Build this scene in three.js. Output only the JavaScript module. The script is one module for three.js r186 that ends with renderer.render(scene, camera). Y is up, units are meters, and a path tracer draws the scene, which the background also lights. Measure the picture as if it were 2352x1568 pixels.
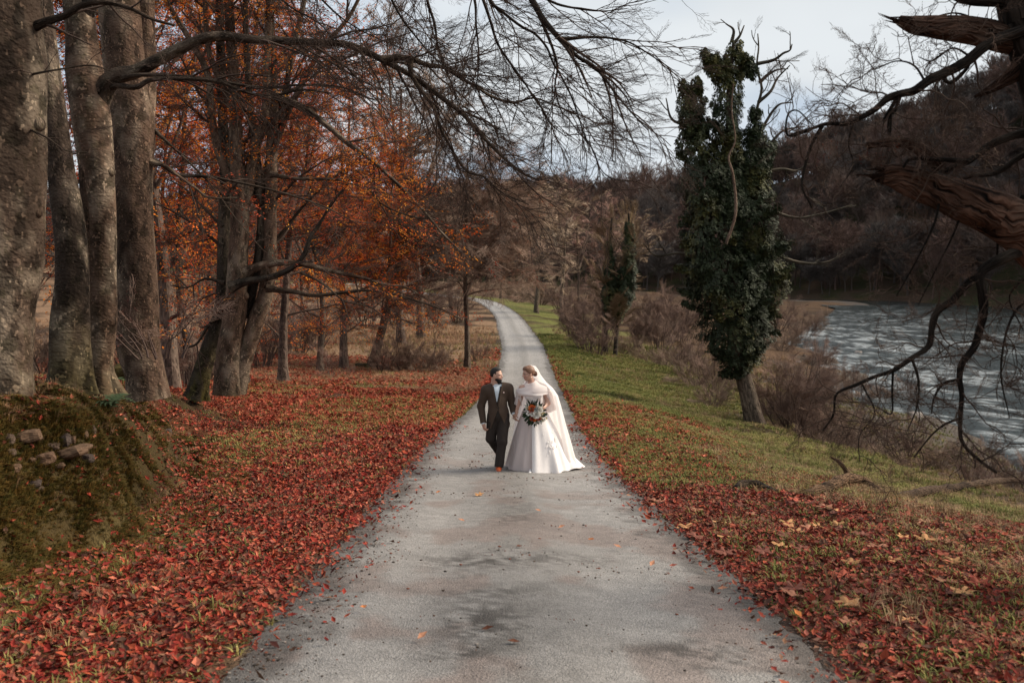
import * as THREE from 'three';
import { mergeGeometries, mergeVertices } from 'three/addons/utils/BufferGeometryUtils.js';
import { MarchingCubes } from 'three/addons/objects/MarchingCubes.js';

// ------------------------------------------------------------------ camera, sky, sun, exposure
const scene = new THREE.Scene();
const FPX = 2287, PITCH = Math.atan(184 / FPX), CAMY = 12;          // lens in pixels of a 2352 x 1568 frame
const camera = new THREE.PerspectiveCamera(2 * Math.atan(784 / FPX) * 180 / Math.PI, 1024 / 682, 0.1, 2500);
camera.position.set(0, CAMY, 0);
camera.rotation.set(-PITCH, 0, 0);
camera.focus = 17; camera.userData.fStop = 2.8;
const renderer = new THREE.WebGLRenderer({ antialias: true });
renderer.setSize(1024, 682);
renderer.toneMapping = THREE.LinearToneMapping;
renderer.toneMappingExposure = 1.27;
renderer.shadowMap.enabled = true;

function mulberry(a) { return () => { a |= 0; a = a + 0x6D2B79F5 | 0; let t = Math.imul(a ^ a >>> 15, 1 | a); t = t + Math.imul(t ^ t >>> 7, 61 | t) ^ t; return ((t ^ t >>> 14) >>> 0) / 4294967296; }; }
const V = (x, y, z) => new THREE.Vector3(x, y, z);
const clamp = (v, a = 0, b = 1) => Math.min(b, Math.max(a, v));
const lerp = (a, b, t) => a + (b - a) * t;
const sstep = (a, b, x) => { const t = clamp((x - a) / (b - a)); return t * t * (3 - 2 * t); };
function hash3(x, y, z) { let h = Math.imul(x, 374761393) + Math.imul(y, 668265263) + Math.imul(z, 2147483647 - 56329) | 0; h = Math.imul(h ^ h >>> 13, 1274126177); return ((h ^ h >>> 16) >>> 0) / 4294967296; }
function noise3(x, y, z) {
  const xi = Math.floor(x), yi = Math.floor(y), zi = Math.floor(z); let u = x - xi, v = y - yi, w = z - zi;
  u = u * u * (3 - 2 * u); v = v * v * (3 - 2 * v); w = w * w * (3 - 2 * w);
  const L = (k) => { const a = lerp(hash3(xi, yi, zi + k), hash3(xi + 1, yi, zi + k), u), b = lerp(hash3(xi, yi + 1, zi + k), hash3(xi + 1, yi + 1, zi + k), u); return lerp(a, b, v); };
  return lerp(L(0), L(1), w);
}
const noise2 = (x, y) => noise3(x, y, 0.5);
function fbm(x, y, z = 0, o = 4) { let s = 0, a = 0.5, t = 0; for (let i = 0; i < o; i++) { s += a * noise3(x, y, z + i * 7.3); t += a; x *= 2.03; y *= 2.03; z *= 2.03; a *= 0.5; } return s / t; }
function tileNoise(u, v, n, seed) {            // value noise that repeats every n cells
  const x = u * n, y = v * n, xi = Math.floor(x), yi = Math.floor(y); let a = x - xi, b = y - yi; a = a * a * (3 - 2 * a); b = b * b * (3 - 2 * b);
  const h = (i, j) => hash3(((i % n) + n) % n, ((j % n) + n) % n, seed);
  return lerp(lerp(h(xi, yi), h(xi + 1, yi), a), lerp(h(xi, yi + 1), h(xi + 1, yi + 1), a), b);
}
function tileFbm(u, v, n, seed, o = 4) { let s = 0, a = 0.5, t = 0; for (let i = 0; i < o; i++) { s += a * tileNoise(u, v, n << i, seed + i * 17); t += a; a *= 0.5; } return s / t; }
function dataTex(w, h, f, srgb, rx = 1, ry = 1) {     // f(u, v) -> [r, g, b] 0..1
  const d = new Uint8Array(w * h * 4);
  for (let j = 0; j < h; j++) for (let i = 0; i < w; i++) { const c = f((i + 0.5) / w, (j + 0.5) / h), k = (j * w + i) * 4; d[k] = clamp(c[0]) * 255; d[k + 1] = clamp(c[1]) * 255; d[k + 2] = clamp(c[2]) * 255; d[k + 3] = 255; }
  const t = new THREE.DataTexture(d, w, h, THREE.RGBAFormat); t.wrapS = t.wrapT = THREE.RepeatWrapping; t.magFilter = THREE.LinearFilter; t.minFilter = THREE.LinearMipmapLinearFilter; t.generateMipmaps = true;
  if (srgb) t.colorSpace = THREE.SRGBColorSpace; t.repeat.set(rx, ry); t.needsUpdate = true; return t;
}
// sky: thin broken overcast, much the same all round
{
  const W = 1024, Hh = 512, d = new Float32Array(W * Hh * 4);
  for (let j = 0; j < Hh; j++) for (let i = 0; i < W; i++) {
    const th = ((i + 0.5) / W - 0.5) * 2 * Math.PI, el = ((j + 0.5) / Hh - 0.5) * Math.PI;
    const x = Math.cos(el) * Math.cos(th), y = Math.sin(el), z = Math.cos(el) * Math.sin(th);
    const q = 1 / (Math.max(y, 0) + 0.22);
    const n = fbm(x * q * 1.3 + 5.1, z * q * 1.3 + 2.4, y * 2, 5), m = fbm(x * q * 4 + 9, z * q * 4, 3, 4);
    const c = sstep(0.24, 0.50, n + (m - 0.5) * 0.22), s = 0.93 + 0.14 * (m - 0.5);
    const k = (j * W + i) * 4;
    d[k] = lerp(0.46, 0.67, c) * s; d[k + 1] = lerp(0.55, 0.705, c) * s; d[k + 2] = lerp(0.66, 0.73, c) * s; d[k + 3] = 1;
  }
  const t = new THREE.DataTexture(d, W, Hh, THREE.RGBAFormat, THREE.FloatType); t.mapping = THREE.EquirectangularReflectionMapping; t.magFilter = t.minFilter = THREE.LinearFilter; t.needsUpdate = true;
  scene.background = t; scene.environment = t;
}
const sun = new THREE.DirectionalLight(new THREE.Color(1, 0.9, 0.74), 5);
sun.position.set(100, 82, -42); sun.target.position.set(0, 5, -25);
sun.castShadow = true; sun.shadow.radius = 60; sun.shadow.mapSize.set(4096, 4096);
Object.assign(sun.shadow.camera, { left: -90, right: 90, top: 90, bottom: -90, near: 1, far: 400 });
scene.add(sun, sun.target);

// a photo pixel (2352 wide) at a horizontal distance d ahead -> a point in the place
function P(px, py, d) {
  const xc = (px - 1176) / FPX, yc = -(py - 784) / FPX, c = Math.cos(PITCH), s = Math.sin(PITCH);
  const dy = yc * c - s, dz = c + yc * s, k = d / dz;
  return V(xc * k, CAMY + dy * k, -d);
}
// names and descriptions
const used = new Map();
const ORD = ['first', 'second', 'third', 'fourth', 'fifth', 'sixth', 'seventh', 'eighth', 'ninth', 'tenth', 'eleventh', 'twelfth', 'thirteenth', 'fourteenth', 'fifteenth', 'sixteenth', 'seventeenth', 'eighteenth', 'nineteenth', 'twentieth'];
function numbered(n) { const k = used.get(n) || 0; used.set(n, k + 1); return k ? n + '_' + String(k).padStart(3, '0') : n; }
function tag(o, label, category, group, kind) { if (label) o.userData.label = label; if (category) o.userData.category = category; if (group) o.userData.group = group; if (kind) o.userData.kind = kind; return o; }
function shadows(o) { o.castShadow = o.receiveShadow = true; return o; }
function top(name, geo, mat, label, category, group, kind) { const m = shadows(new THREE.Mesh(geo, mat)); m.name = numbered(name); scene.add(m); return tag(m, label, category, group, kind); }
function thing(name, label, category, group, pos) { const g = new THREE.Group(); g.name = numbered(name); if (pos) g.position.copy(pos); scene.add(g); return tag(g, label, category, group); }
function part(name, geo, mat, parent, kind, label) { const m = shadows(new THREE.Mesh(geo, mat)); m.name = name; parent.add(m); if (parent.userData.origin) m.position.copy(parent.userData.origin).negate(); if (kind) m.userData.kind = kind; if (label) m.userData.label = label; return m; }
// a Group whose children may be written in place coordinates
function placed(name, at, label, category, group) { const g = thing(name, label, category, group, at); g.userData.origin = at.clone(); return g; }
function instanced(name, geo, mat, items, parent, kind = 'stuff') {   // items: {m: Matrix4, c: Color}
  const im = new THREE.InstancedMesh(geo, mat, items.length); shadows(im); im.name = parent === scene ? numbered(name) : name;
  items.forEach((it, i) => { im.setMatrixAt(i, it.m); if (it.c) im.setColorAt(i, it.c); });
  if (parent.userData.origin) im.position.copy(parent.userData.origin).negate();
  im.userData.kind = kind; parent.add(im); return im;
}
const matte = (o) => new THREE.MeshPhysicalMaterial({ specularIntensity: 0.15, ...o });
const rgb = (r, g, b) => new THREE.Color().setRGB(r, g, b);

// ------------------------------------------------------------------ the lie of the land
const WATER = CAMY - 11.5, HALF = 1.75;
function table(rows) {                         // smooth monotone interpolation through [x, y]
  const n = rows.length, m = [];
  for (let i = 0; i < n; i++) { const a = rows[Math.max(0, i - 1)], b = rows[Math.min(n - 1, i + 1)]; m.push((b[1] - a[1]) / (b[0] - a[0])); }
  return (x) => {
    if (x <= rows[0][0]) return rows[0][1] + m[0] * (x - rows[0][0]);
    if (x >= rows[n - 1][0]) return rows[n - 1][1] + m[n - 1] * (x - rows[n - 1][0]);
    let i = 0; while (x > rows[i + 1][0]) i++;
    const h = rows[i + 1][0] - rows[i][0], t = (x - rows[i][0]) / h, t2 = t * t, t3 = t2 * t;
    return (2 * t3 - 3 * t2 + 1) * rows[i][1] + (t3 - 2 * t2 + t) * h * m[i] + (3 * t2 - 2 * t3) * rows[i + 1][1] + (t3 - t2) * h * m[i + 1];
  };
}
const lin = (rows) => (x) => { if (x <= rows[0][0]) return rows[0][1]; for (let i = 1; i < rows.length; i++) if (x <= rows[i][0]) return lerp(rows[i - 1][1], rows[i][1], (x - rows[i - 1][0]) / (rows[i][0] - rows[i - 1][0])); return rows[rows.length - 1][1]; };
const roadPix = [[1227, 1568, 5.48], [1169, 1089, 16.67], [1170, 1035, 20.3], [1176, 994, 25.2], [1192, 946, 33.9], [1206, 878, 55], [1206, 841, 69], [1199, 793, 86], [1183, 759, 107], [1164, 725, 140], [1135, 702, 172], [1100, 689, 200], [1040, 681, 222], [940, 670, 245], [800, 652, 285], [620, 650, 300]].map(([a, b, d]) => { const p = P(a, b, d); return [d, p.x, p.y]; });
const roadX = table(roadPix.map((r) => [r[0], r[1]])), roadY = table(roadPix.map((r) => [r[0], r[2]]));
function roadS(x, d) { const e = 0.5, k = (roadX(d + e) - roadX(d - e)) / (2 * e); return (x - roadX(d)) / Math.sqrt(1 + k * k); }   // signed distance from the middle of the road
const nearBank = [[44, -40], [37, 10], [31, 40], [28, 57], [27, 77], [36, 100], [45, 125], [55, 150], [74, 200], [92, 245], [94, 278], [44, 314], [-50, 360], [-140, 385], [-300, 420]];
const farBank = [[64, -40], [66, 10], [72, 45], [88, 85], [110, 140], [126, 200], [126, 245], [112, 288], [70, 315], [24, 342], [-40, 380], [-140, 415], [-300, 450]];
function side(line, x, d) {                    // distance to the line, positive on its left going ahead
  let best = 1e9, sg = 1;
  for (let i = 1; i < line.length; i++) {
    const [ax, ad] = line[i - 1], [bx, bd] = line[i], ux = bx - ax, ud = bd - ad, t = clamp(((x - ax) * ux + (d - ad) * ud) / (ux * ux + ud * ud));
    const ex = x - ax - ux * t, ed = d - ad - ud * t, q = ex * ex + ed * ed;
    if (q < best - 1e-6) { best = q; sg = ux * (d - ad) - ud * (x - ax) >= 0 ? 1 : -1; }
  }
  return sg * Math.sqrt(best);
}
const bankTop = lin([[-20, 1.2], [8, 1.3], [15, 1.45], [20, 1.35], [26, 1.0], [36, 0.55], [52, 0.3], [70, 0.15], [100, 0.1]]);
const bankFoot = lin([[0, 2.5], [7.5, 2.35], [9.4, 2.05], [12.8, 2.6], [16, 3.3], [19, 4.0], [26, 5.0], [40, 7.5]]);
const bankRun = lin([[0, 0.8], [10, 0.8], [14, 1.5], [20, 2.6], [28, 3.4], [45, 6]]);
const ridge = table([[-1200, 440], [0, 455], [600, 475], [1000, 480], [1200, 480], [1400, 470], [1560, 455], [1750, 415], [1900, 375], [2100, 310], [2350, 235], [2800, 150]]);
const rightFall = lin([[0, 0], [1.6, -0.02], [3, -0.25], [6, -1.05], [10, -1.6], [16, -2.3], [24, -4.0], [40, -7], [60, -9]]);
function H(x, d) {
  const s = roadS(x, d), a = Math.abs(s) - HALF; let y = roadY(Math.min(d, 298));
  if (d < 300) {
    if (a < 0) y += -0.07 * sstep(0, -0.35, a) + 0.012;
    else if (s < 0) {
      const wb = (fbm(d * 0.8, 3.3, 2, 3) - 0.5) * 1.3 * sstep(3, 8, d) * sstep(26, 18, d), f = bankFoot(d) + wb, w = bankRun(d) * (1 + 0.9 * (fbm(d * 0.6, 8.8, 4, 2) - 0.4));
      y += 0.012 + bankTop(d) * sstep(f, f + w, a) + 0.03 * Math.min(a, f) + 0.018 * clamp(a - f - w, 0, 60);
      y += (fbm(x * 0.9, d * 0.9, 1, 3) - 0.5) * 0.22 * sstep(0.3, 3, a) + ((fbm(x * 3, d * 3, 4, 3) - 0.5) * 0.26 + (fbm(x * 1.4, d * 1.4, 14, 3) - 0.5) * 0.55 * sstep(f + w + 1.5, f + w * 0.6, a)) * sstep(f - 0.2, f + 0.4, a) * sstep(40, 18, d);
    } else {
      const v = a * lin([[0, 0.72], [15, 0.72], [25, 1], [60, 1.05]])(d);
      y += 0.012 + rightFall(v) * lin([[0, 1.1], [20, 1.1], [40, 1.0], [70, 0.7], [110, 0.6], [200, 0.5]])(d) + (fbm(x * 0.6, d * 0.6, 2, 3) - 0.5) * 0.3 * sstep(0.3, 3, a);
    }
  }
  const n = side(nearBank, x, d) + (d > 30 && d < 340 ? (fbm(x * 0.045, d * 0.045, 3, 3) - 0.5) * 16 + (fbm(x * 0.3, d * 0.3, 9, 2) - 0.5) * 3 : 0), f = side(farBank, x, d);
  const rough = (fbm(x * 0.35, d * 0.35, 6, 3) - 0.5);
  if (n > 0) { y = Math.max(Math.min(y, WATER + 0.12 + 0.17 * n + rough * 0.7 + Math.max(0, n - 12) * 0.25), Math.min(y, WATER + 0.3)); if (d > 230) y = lerp(y, Math.min(y, WATER + 0.4 + n * 0.15), sstep(230, 300, d)); }
  else if (f > 0) y = WATER - 0.55 + 0.25 * rough - Math.min(0.4, Math.min(-n, f) * 0.06);
  else {
    const px = 1176 + FPX * x / Math.max(d, 30), top = (600 - ridge(clamp(px, -1200, 2800))) / FPX * 400 + CAMY - WATER, r = -f;
    const t = clamp(r / 135);
    y = WATER - 0.1 + Math.min(r * 0.5, 2.2) * 0.7 + (top - 1.5) * (0.25 * t + 0.75 * sstep(0, 1, t)) + (fbm(x * 0.03, d * 0.03, 8, 3) - 0.5) * 9 * sstep(5, 60, r);
  }
  if (f > 0 && x < -20) y += sstep(-60, -260, x) * 22 * sstep(40, 200, d) ;
  return y;
}
const ground = (x, d) => V(x, H(x, d), -d);
function onGround(px, d) {                     // the ground point seen in that picture column at distance d
  let p = P(px, 800, d); for (let i = 0; i < 4; i++) { const y = H(p.x, d); const dep = d * Math.cos(PITCH) + (CAMY - y) * Math.sin(PITCH); p = V((px - 1176) / FPX * dep, y, -d); } return p;
}
// ------------------------------------------------------------------ ground
const speck = dataTex(512, 512, (u, v) => { const a = tileFbm(u, v, 8, 3, 5), b = tileNoise(u, v, 128, 9), c = tileNoise(u, v, 256, 5); const k = 0.55 + 0.5 * (a - 0.5) * 1.6 + 0.35 * (b - 0.5) + 0.3 * (c - 0.5); return [k, k, k]; }, false);
const leafy = (x, d) => {                      // how much of the ground the fallen leaves cover, 0..1
  const s = roadS(x, d), a = Math.abs(s) - HALF; if (a < -0.1) return 0;
  const n = fbm(x * 0.55, d * 0.4, 11, 4), m = fbm(x * 0.17, d * 0.13, 12, 3);
  if (s < 0) return clamp(sstep(-0.05, 0.25, a) * (1.12 - 1.1 * sstep(0.55, 0.72, n) * sstep(16, 24, d)) * (1 - sstep(55, 82, d + (m - 0.5) * 50)) * (1 - 0.72 * sstep(bankFoot(d) - 0.1, bankFoot(d) + 0.5, a) * (1 - sstep(bankFoot(d) + bankRun(d) + 0.5, bankFoot(d) + bankRun(d) + 2, a)) * sstep(25, 18, d)));
  const strip = 0.5 * sstep(1.5, 0.5, a + (n - 0.5) * 2) * sstep(85, 55, d) * sstep(-0.02, 0.2, a);
  return Math.max(strip, 0) + (1 - strip) * clamp(sstep(-0.02, 0.5, a + (n - 0.5) * 0.8) * (1 - sstep(3.2, 6.2, a + (m - 0.5) * 5 - sstep(18, 9, d) * 4)) * (1 - sstep(28, 42, d + (m - 0.5) * 22)) * (1.08 - lerp(0.3, 0.75, sstep(11, 20, d)) * sstep(0.5, 0.7, n)));
};
const grassy = (x, d) => {                     // green turf
  const s = roadS(x, d), a = Math.abs(s) - HALF, m = fbm(x * 0.2, d * 0.12, 21, 3);
  if (a < 0) return 0;
  if (s > 0) return clamp(sstep(0, 0.4, a) * (1 - 0.8 * sstep(0.45, 0.7, fbm(x * 0.4, d * 0.4, 31, 3))) * (1 - sstep(9, 14, a + (m - 0.5) * 8)) * (1 - 0.6 * sstep(4, 7, a + (m - 0.5) * 5) * sstep(75, 50, d)));
  return clamp(0.55 * sstep(0.42, 0.62, m) * (1 - sstep(6, 20, a)) * (1 - 0.8 * sstep(40, 60, d)));
};
{
  const axis = (lo, hi, n, fine, mid) => { const g = (t) => mid + fine * Math.sinh(t); const a = Math.asinh((lo - mid) / fine), b = Math.asinh((hi - mid) / fine); return Array.from({ length: n }, (_, i) => g(lerp(a, b, i / (n - 1)))); };
  const xs = axis(-420, 420, 430, 11, -1), ds = axis(-25, 620, 460, 9, 6);
  const pos = [], col = [], uv = [], idx = [], c = new THREE.Color();
  for (const d of ds) for (const x of xs) {
    const y = H(x, d); pos.push(x, y, -d); uv.push(x / 2.3, d / 2.3);
    const s = roadS(x, d), a = Math.abs(s) - HALF, f = side(farBank, x, d), n = side(nearBank, x, d), m = fbm(x * 0.3, d * 0.2, 41, 4), q = fbm(x * 1.7, d * 1.7, 43, 3);
    if (f < 0) c.setRGB(0.060, 0.040, 0.028).lerp(rgb(0.035, 0.036, 0.017), sstep(0.45, 0.6, m));
    else {
      const dry = d > 45 && s < 0 ? rgb(0.25, 0.155, 0.098) : rgb(0.17, 0.098, 0.055), turf = rgb(0.14, 0.145, 0.042), litter = rgb(0.12, 0.028, 0.017), earth = rgb(0.055, 0.036, 0.025);
      c.copy(earth).lerp(dry, sstep(0.35, 0.55, m) * (s > 0 ? 0.4 : 0.9));
      c.lerp(turf, grassy(x, d) * 0.85); if (s < 0 && d < 30) c.lerp(rgb(0.05, 0.037, 0.016), sstep(bankFoot(d) - 0.2, bankFoot(d) + 0.3, a) * sstep(30, 22, d));
      c.lerp(litter, leafy(x, d) * (s < 0 && d < 20 && a > bankFoot(d) - 0.15 ? 0.15 : 1) * (0.65 + 0.5 * (q - 0.5)));
      if (n < 9 && n > -8) c.lerp(rgb(0.095, 0.08, 0.07), sstep(9, 2, n + (m - 0.5) * 10) * 0.9);
      if (a < 0.25) c.lerp(rgb(0.07, 0.056, 0.048), sstep(0.25, 0.0, a + (q - 0.5) * 0.25));
    }
    col.push(c.r, c.g, c.b);
  }
  const w = xs.length;
  for (let j = 0; j < ds.length - 1; j++) for (let i = 0; i < w - 1; i++) { const k = j * w + i; idx.push(k, k + 1, k + w, k + 1, k + w + 1, k + w); }
  const g = new THREE.BufferGeometry(); g.setAttribute('position', new THREE.Float32BufferAttribute(pos, 3)); g.setAttribute('color', new THREE.Float32BufferAttribute(col, 3)); g.setAttribute('uv', new THREE.Float32BufferAttribute(uv, 2)); g.setIndex(idx); g.computeVertexNormals();
  top('ground', g, matte({ vertexColors: true, map: speckBright(), roughness: 1, bumpMap: speck, bumpScale: 0.05 }), 'valley ground of leaf litter, turf and wooded hillside', 'ground', null, 'structure');
}
function speckBright() { return dataTex(512, 512, (u, v) => { const a = tileFbm(u, v, 6, 13, 5), b = tileNoise(u, v, 128, 19); const k = clamp(0.98 + 0.9 * (a - 0.5) + 0.5 * (b - 0.5)); return [k, k, k]; }, false); }
// ------------------------------------------------------------------ road
{
  const rnd = mulberry(5), pos = [], col = [], uv = [], idx = [], c = new THREE.Color();
  const ds = []; for (let d = -6; d < 292;) { ds.push(d); d += d < 4 ? 0.2 : d < 24 ? 0.055 : d < 60 ? 0.25 : d < 120 ? 0.8 : 1.8; }
  const N = 61, blots = [[1130, 1315, 0.75, 0.5, 0.55], [1105, 1395, 0.5, 0.25, 0.3], [1110, 1470, 0.42, 0.75, 0.75], [1060, 1545, 0.22, 0.12, 0.8], [1185, 1215, 0.5, 0.6, 0.3], [1340, 1310, 0.4, 0.25, 0.25], [1560, 1530, 0.5, 0.2, 0.4], [1060, 1355, 0.2, 0.12, 0.3], [1190, 1180, 0.35, 0.9, 0.25], [1640, 1560, 0.3, 0.2, 0.4]].map(([px, py, w, l, k]) => { const p = hit(px, py); return [p.x, -p.z, w, l, k]; });
  ds.forEach((d) => {
    const k = (roadX(d + 0.5) - roadX(d - 0.5)), nrm = 1 / Math.sqrt(1 + k * k);
    for (let i = 0; i < N; i++) {
      const e = i / (N - 1) * 2 - 1, wob = ((fbm(d * 0.9, Math.sign(e) * 9, 3, 3) - 0.5) * 0.32 + (fbm(d * 6, Math.sign(e) * 9, 5, 2) - 0.5) * 0.14) * Math.abs(e) ** 3;
      const s = e * (HALF + 0.06 + wob), x = roadX(d) + s * nrm, dd = d - s * k * nrm;
      pos.push(x, roadY(d) + 0.02 + 0.045 * (1 - e * e) - 0.02 * Math.exp(-(((Math.abs(s) - 0.72) / 0.3) ** 2)) + (noise3(x * 9, dd * 9, 2) - 0.5) * 0.006, -dd); uv.push(s / 1.4, d / 1.4);
      const n = fbm(x * 1.1, dd * 0.6, 51, 4), m = fbm(x * 5, dd * 4, 53, 3), g = noise3(x * 23, dd * 23, 4);
      let t = 0.30 + 0.11 * (n - 0.5) + 0.05 * (m - 0.5) + 0.05 * (g - 0.5);
      c.setRGB(t * 1.04, t * 0.965, t * 0.92);
      const mid = Math.exp(-((s / 0.34) ** 2)) * sstep(0.35, 0.6, n * 0.5 + m * 0.5 + 0.08) * 0.42;      // unworn, mossy middle
      c.lerp(rgb(0.12, 0.105, 0.09), mid);
      c.lerp(rgb(0.23, 0.155, 0.13), 0.5 * sstep(0.52, 0.66, fbm(x * 2.1, dd * 1.4, 57, 4)) * sstep(30, 10, d));    // rusty leaf stains
      const edge = sstep(HALF - 0.5, HALF - 0.05, Math.abs(s) + (m - 0.5) * 0.7 + (g - 0.5) * 0.25); c.lerp(rgb(0.075, 0.062, 0.055), edge * 0.8);   // grit and leaf mould off the verge
      for (const [bx, bd, w, l, kk] of blots) { const q = ((x - bx) / (w * 0.75)) ** 2 + ((dd - bd) / (l * 0.8)) ** 2; if (q < 5) c.lerp(rgb(0.06, 0.05, 0.044), Math.min(0.95, kk * 2.0) * Math.exp(-q * 0.7) * sstep(0.42, 0.54, m * 0.45 + g * 0.55)); }
      col.push(c.r, c.g, c.b);
    }
  });
  for (let j = 0; j < ds.length - 1; j++) for (let i = 0; i < N - 1; i++) { const k = j * N + i; idx.push(k, k + 1, k + N, k + 1, k + N + 1, k + N); }
  const g = new THREE.BufferGeometry(); g.setAttribute('position', new THREE.Float32BufferAttribute(pos, 3)); g.setAttribute('color', new THREE.Float32BufferAttribute(col, 3)); g.setAttribute('uv', new THREE.Float32BufferAttribute(uv, 2)); g.setIndex(idx); g.computeVertexNormals();
  const grit = (srgb, lo, sp) => dataTex(1024, 1024, (u, v) => { const a = tileNoise(u, v, 256, 71), b = tileNoise(u, v, 128, 72), e = tileNoise(u, v, 512, 73), f = tileFbm(u, v, 12, 74, 3); const k = lo + sp * ((a - 0.5) * 0.8 + (b - 0.5) * 0.6 + (e - 0.5) * 0.5 + (f - 0.5) * 0.6) + (a * b > 0.62 ? 0.25 * sp : 0) - (a * e < 0.06 ? 0.4 * sp : 0); return [k, k, k]; }, srgb);
  top('road', g, matte({ vertexColors: true, map: grit(false, 0.83, 0.58), bumpMap: grit(false, 0.5, 0.9), bumpScale: 0.010, roughness: 0.58, specularIntensity: 0.6 }), 'narrow worn grey tarmac lane running downhill and bending away', 'road', null, 'structure');
}
// ------------------------------------------------------------------ river
{
  const pos = [], col = [], uv = [], idx = [], c = new THREE.Color(); const ds = [], M = 110;
  for (let d = 20; d < 420;) { ds.push(d); d += 0.45 + Math.max(0, d - 60) * 0.006; }
  const at = (line, d) => { for (let i = 1; i < line.length; i++) if (line[i][1] >= d) return lerp(line[i - 1][0], line[i][0], (d - line[i - 1][1]) / (line[i][1] - line[i - 1][1])); return line[line.length - 1][0]; };
  ds.forEach((d) => {
    const x0 = at(nearBank, d) - 12, x1 = Math.max(at(farBank, d) + 3, x0 + 20);
    for (let i = 0; i < M; i++) {
      const x = lerp(x0, x1, (i / (M - 1)) ** 1.25), sh = side(nearBank, x, d);
      const w = fbm(x * 0.55, d * 0.28, 61, 4), r = fbm(x * 2.1, d * 0.9, 63, 3), st = fbm(x * 0.16 + 3, d * 0.07, 67, 3);
      const rapid = clamp(0.3 + 1.8 * (st - 0.45) + 0.35 * sstep(14, 2, -sh)) * (1 - 0.6 * sstep(150, 230, d));
      pos.push(x, WATER + (w - 0.5) * 0.32 * rapid + (r - 0.5) * 0.13 * (0.3 + rapid), -d); uv.push(x / 6, d / 6);
      const foam = sstep(0.55, 0.70, 0.5 * w + 0.5 * r + 0.10 * rapid) * clamp(rapid + 0.15);
      c.setRGB(0.012, 0.019, 0.020).lerp(rgb(0.55, 0.58, 0.60), foam * 0.65); col.push(c.r, c.g, c.b);
    }
  });
  for (let j = 0; j < ds.length - 1; j++) for (let i = 0; i < M - 1; i++) { const k = j * M + i; idx.push(k, k + 1, k + M, k + 1, k + M + 1, k + M); }
  const g = new THREE.BufferGeometry(); g.setAttribute('position', new THREE.Float32BufferAttribute(pos, 3)); g.setAttribute('color', new THREE.Float32BufferAttribute(col, 3)); g.setAttribute('uv', new THREE.Float32BufferAttribute(uv, 2)); g.setIndex(idx); g.computeVertexNormals();
  top('river', g, new THREE.MeshPhysicalMaterial({ vertexColors: true, roughness: 0.1, ior: 1.33, bumpMap: speck, bumpScale: 0.05 }), 'dark rippling river with pale broken water', 'river', null, 'structure');
}
// ------------------------------------------------------------------ building trees
class GB {                                     // gathers tubes into one indexed geometry with vertex colours
  constructor() { this.p = []; this.u = []; this.c = []; this.i = []; }
  tube(pts, rad, sides, o = {}) {              // rad(t) in metres; o.shape(t, angle, point) scales the radius; o.color(point, t, angle) -> Color
    const n = pts.length, base = this.p.length / 3; let len = 0, N = V(0, 0, 0), Tp = null; const col = o.color;
    const T = V(0, 0, 0), B = V(0, 0, 0), q = V(0, 0, 0);
    const turns = Math.max(1, Math.round(2 * Math.PI * rad(0.3)));
    for (let k = 0; k < n; k++) {
      const t = k / (n - 1); T.subVectors(pts[Math.min(n - 1, k + 1)], pts[Math.max(0, k - 1)]).normalize();
      if (!Tp) { N.set(0.31, 0.1, 0.95); if (Math.abs(N.dot(T)) > 0.9) N.set(1, 0, 0); }
      N.addScaledVector(T, -N.dot(T)).normalize(); B.crossVectors(T, N); Tp = T;
      if (k) len += pts[k].distanceTo(pts[k - 1]);
      for (let j = 0; j <= sides; j++) {
        const a = (j % sides) / sides * 2 * Math.PI; let r = rad(t); q.copy(pts[k]).addScaledVector(N, Math.cos(a) * r).addScaledVector(B, Math.sin(a) * r);
        if (o.shape) { const s = o.shape(t, a, q, len); q.copy(pts[k]).addScaledVector(N, Math.cos(a) * r * s).addScaledVector(B, Math.sin(a) * r * s); }
        this.p.push(q.x, q.y, q.z); this.u.push(j / sides * turns, len);
        if (col) { const c = col(q, t, a); this.c.push(c.r, c.g, c.b); } else this.c.push(1, 1, 1);
      }
    }
    const w = sides + 1;
    for (let k = 0; k < n - 1; k++) for (let j = 0; j < sides; j++) { const a = base + k * w + j; this.i.push(a, a + 1, a + w, a + 1, a + w + 1, a + w); }
    if (o.cap !== false) { const c0 = this.p.length / 3, e = pts[n - 1]; this.p.push(e.x, e.y, e.z); this.u.push(0, len); const k = (base + (n - 1) * w) * 3; this.c.push(this.c[k], this.c[k + 1], this.c[k + 2]); for (let j = 0; j < sides; j++) this.i.push(base + (n - 1) * w + j, base + (n - 1) * w + j + 1, c0); }
    return this;
  }
  tri(a, b, c, col) { const k = this.p.length / 3; for (const v of [a, b, c]) { this.p.push(v.x, v.y, v.z); this.u.push(v.x, v.z); this.c.push(col?.r ?? 1, col?.g ?? 1, col?.b ?? 1); } this.i.push(k, k + 1, k + 2); }
  geo(crease = true) {
    const g = new THREE.BufferGeometry(); g.setAttribute('position', new THREE.Float32BufferAttribute(this.p, 3)); g.setAttribute('uv', new THREE.Float32BufferAttribute(this.u, 2)); g.setAttribute('color', new THREE.Float32BufferAttribute(this.c, 3)); g.setIndex(this.i); g.computeVertexNormals(); return g;
  }
}
function smooth(pts, n) { return new THREE.CatmullRomCurve3(pts, false, 'centripetal').getPoints(n); }
const pix = (rows, d) => rows.map((r) => P(r[0], r[1], r[2] ?? d));
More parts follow.
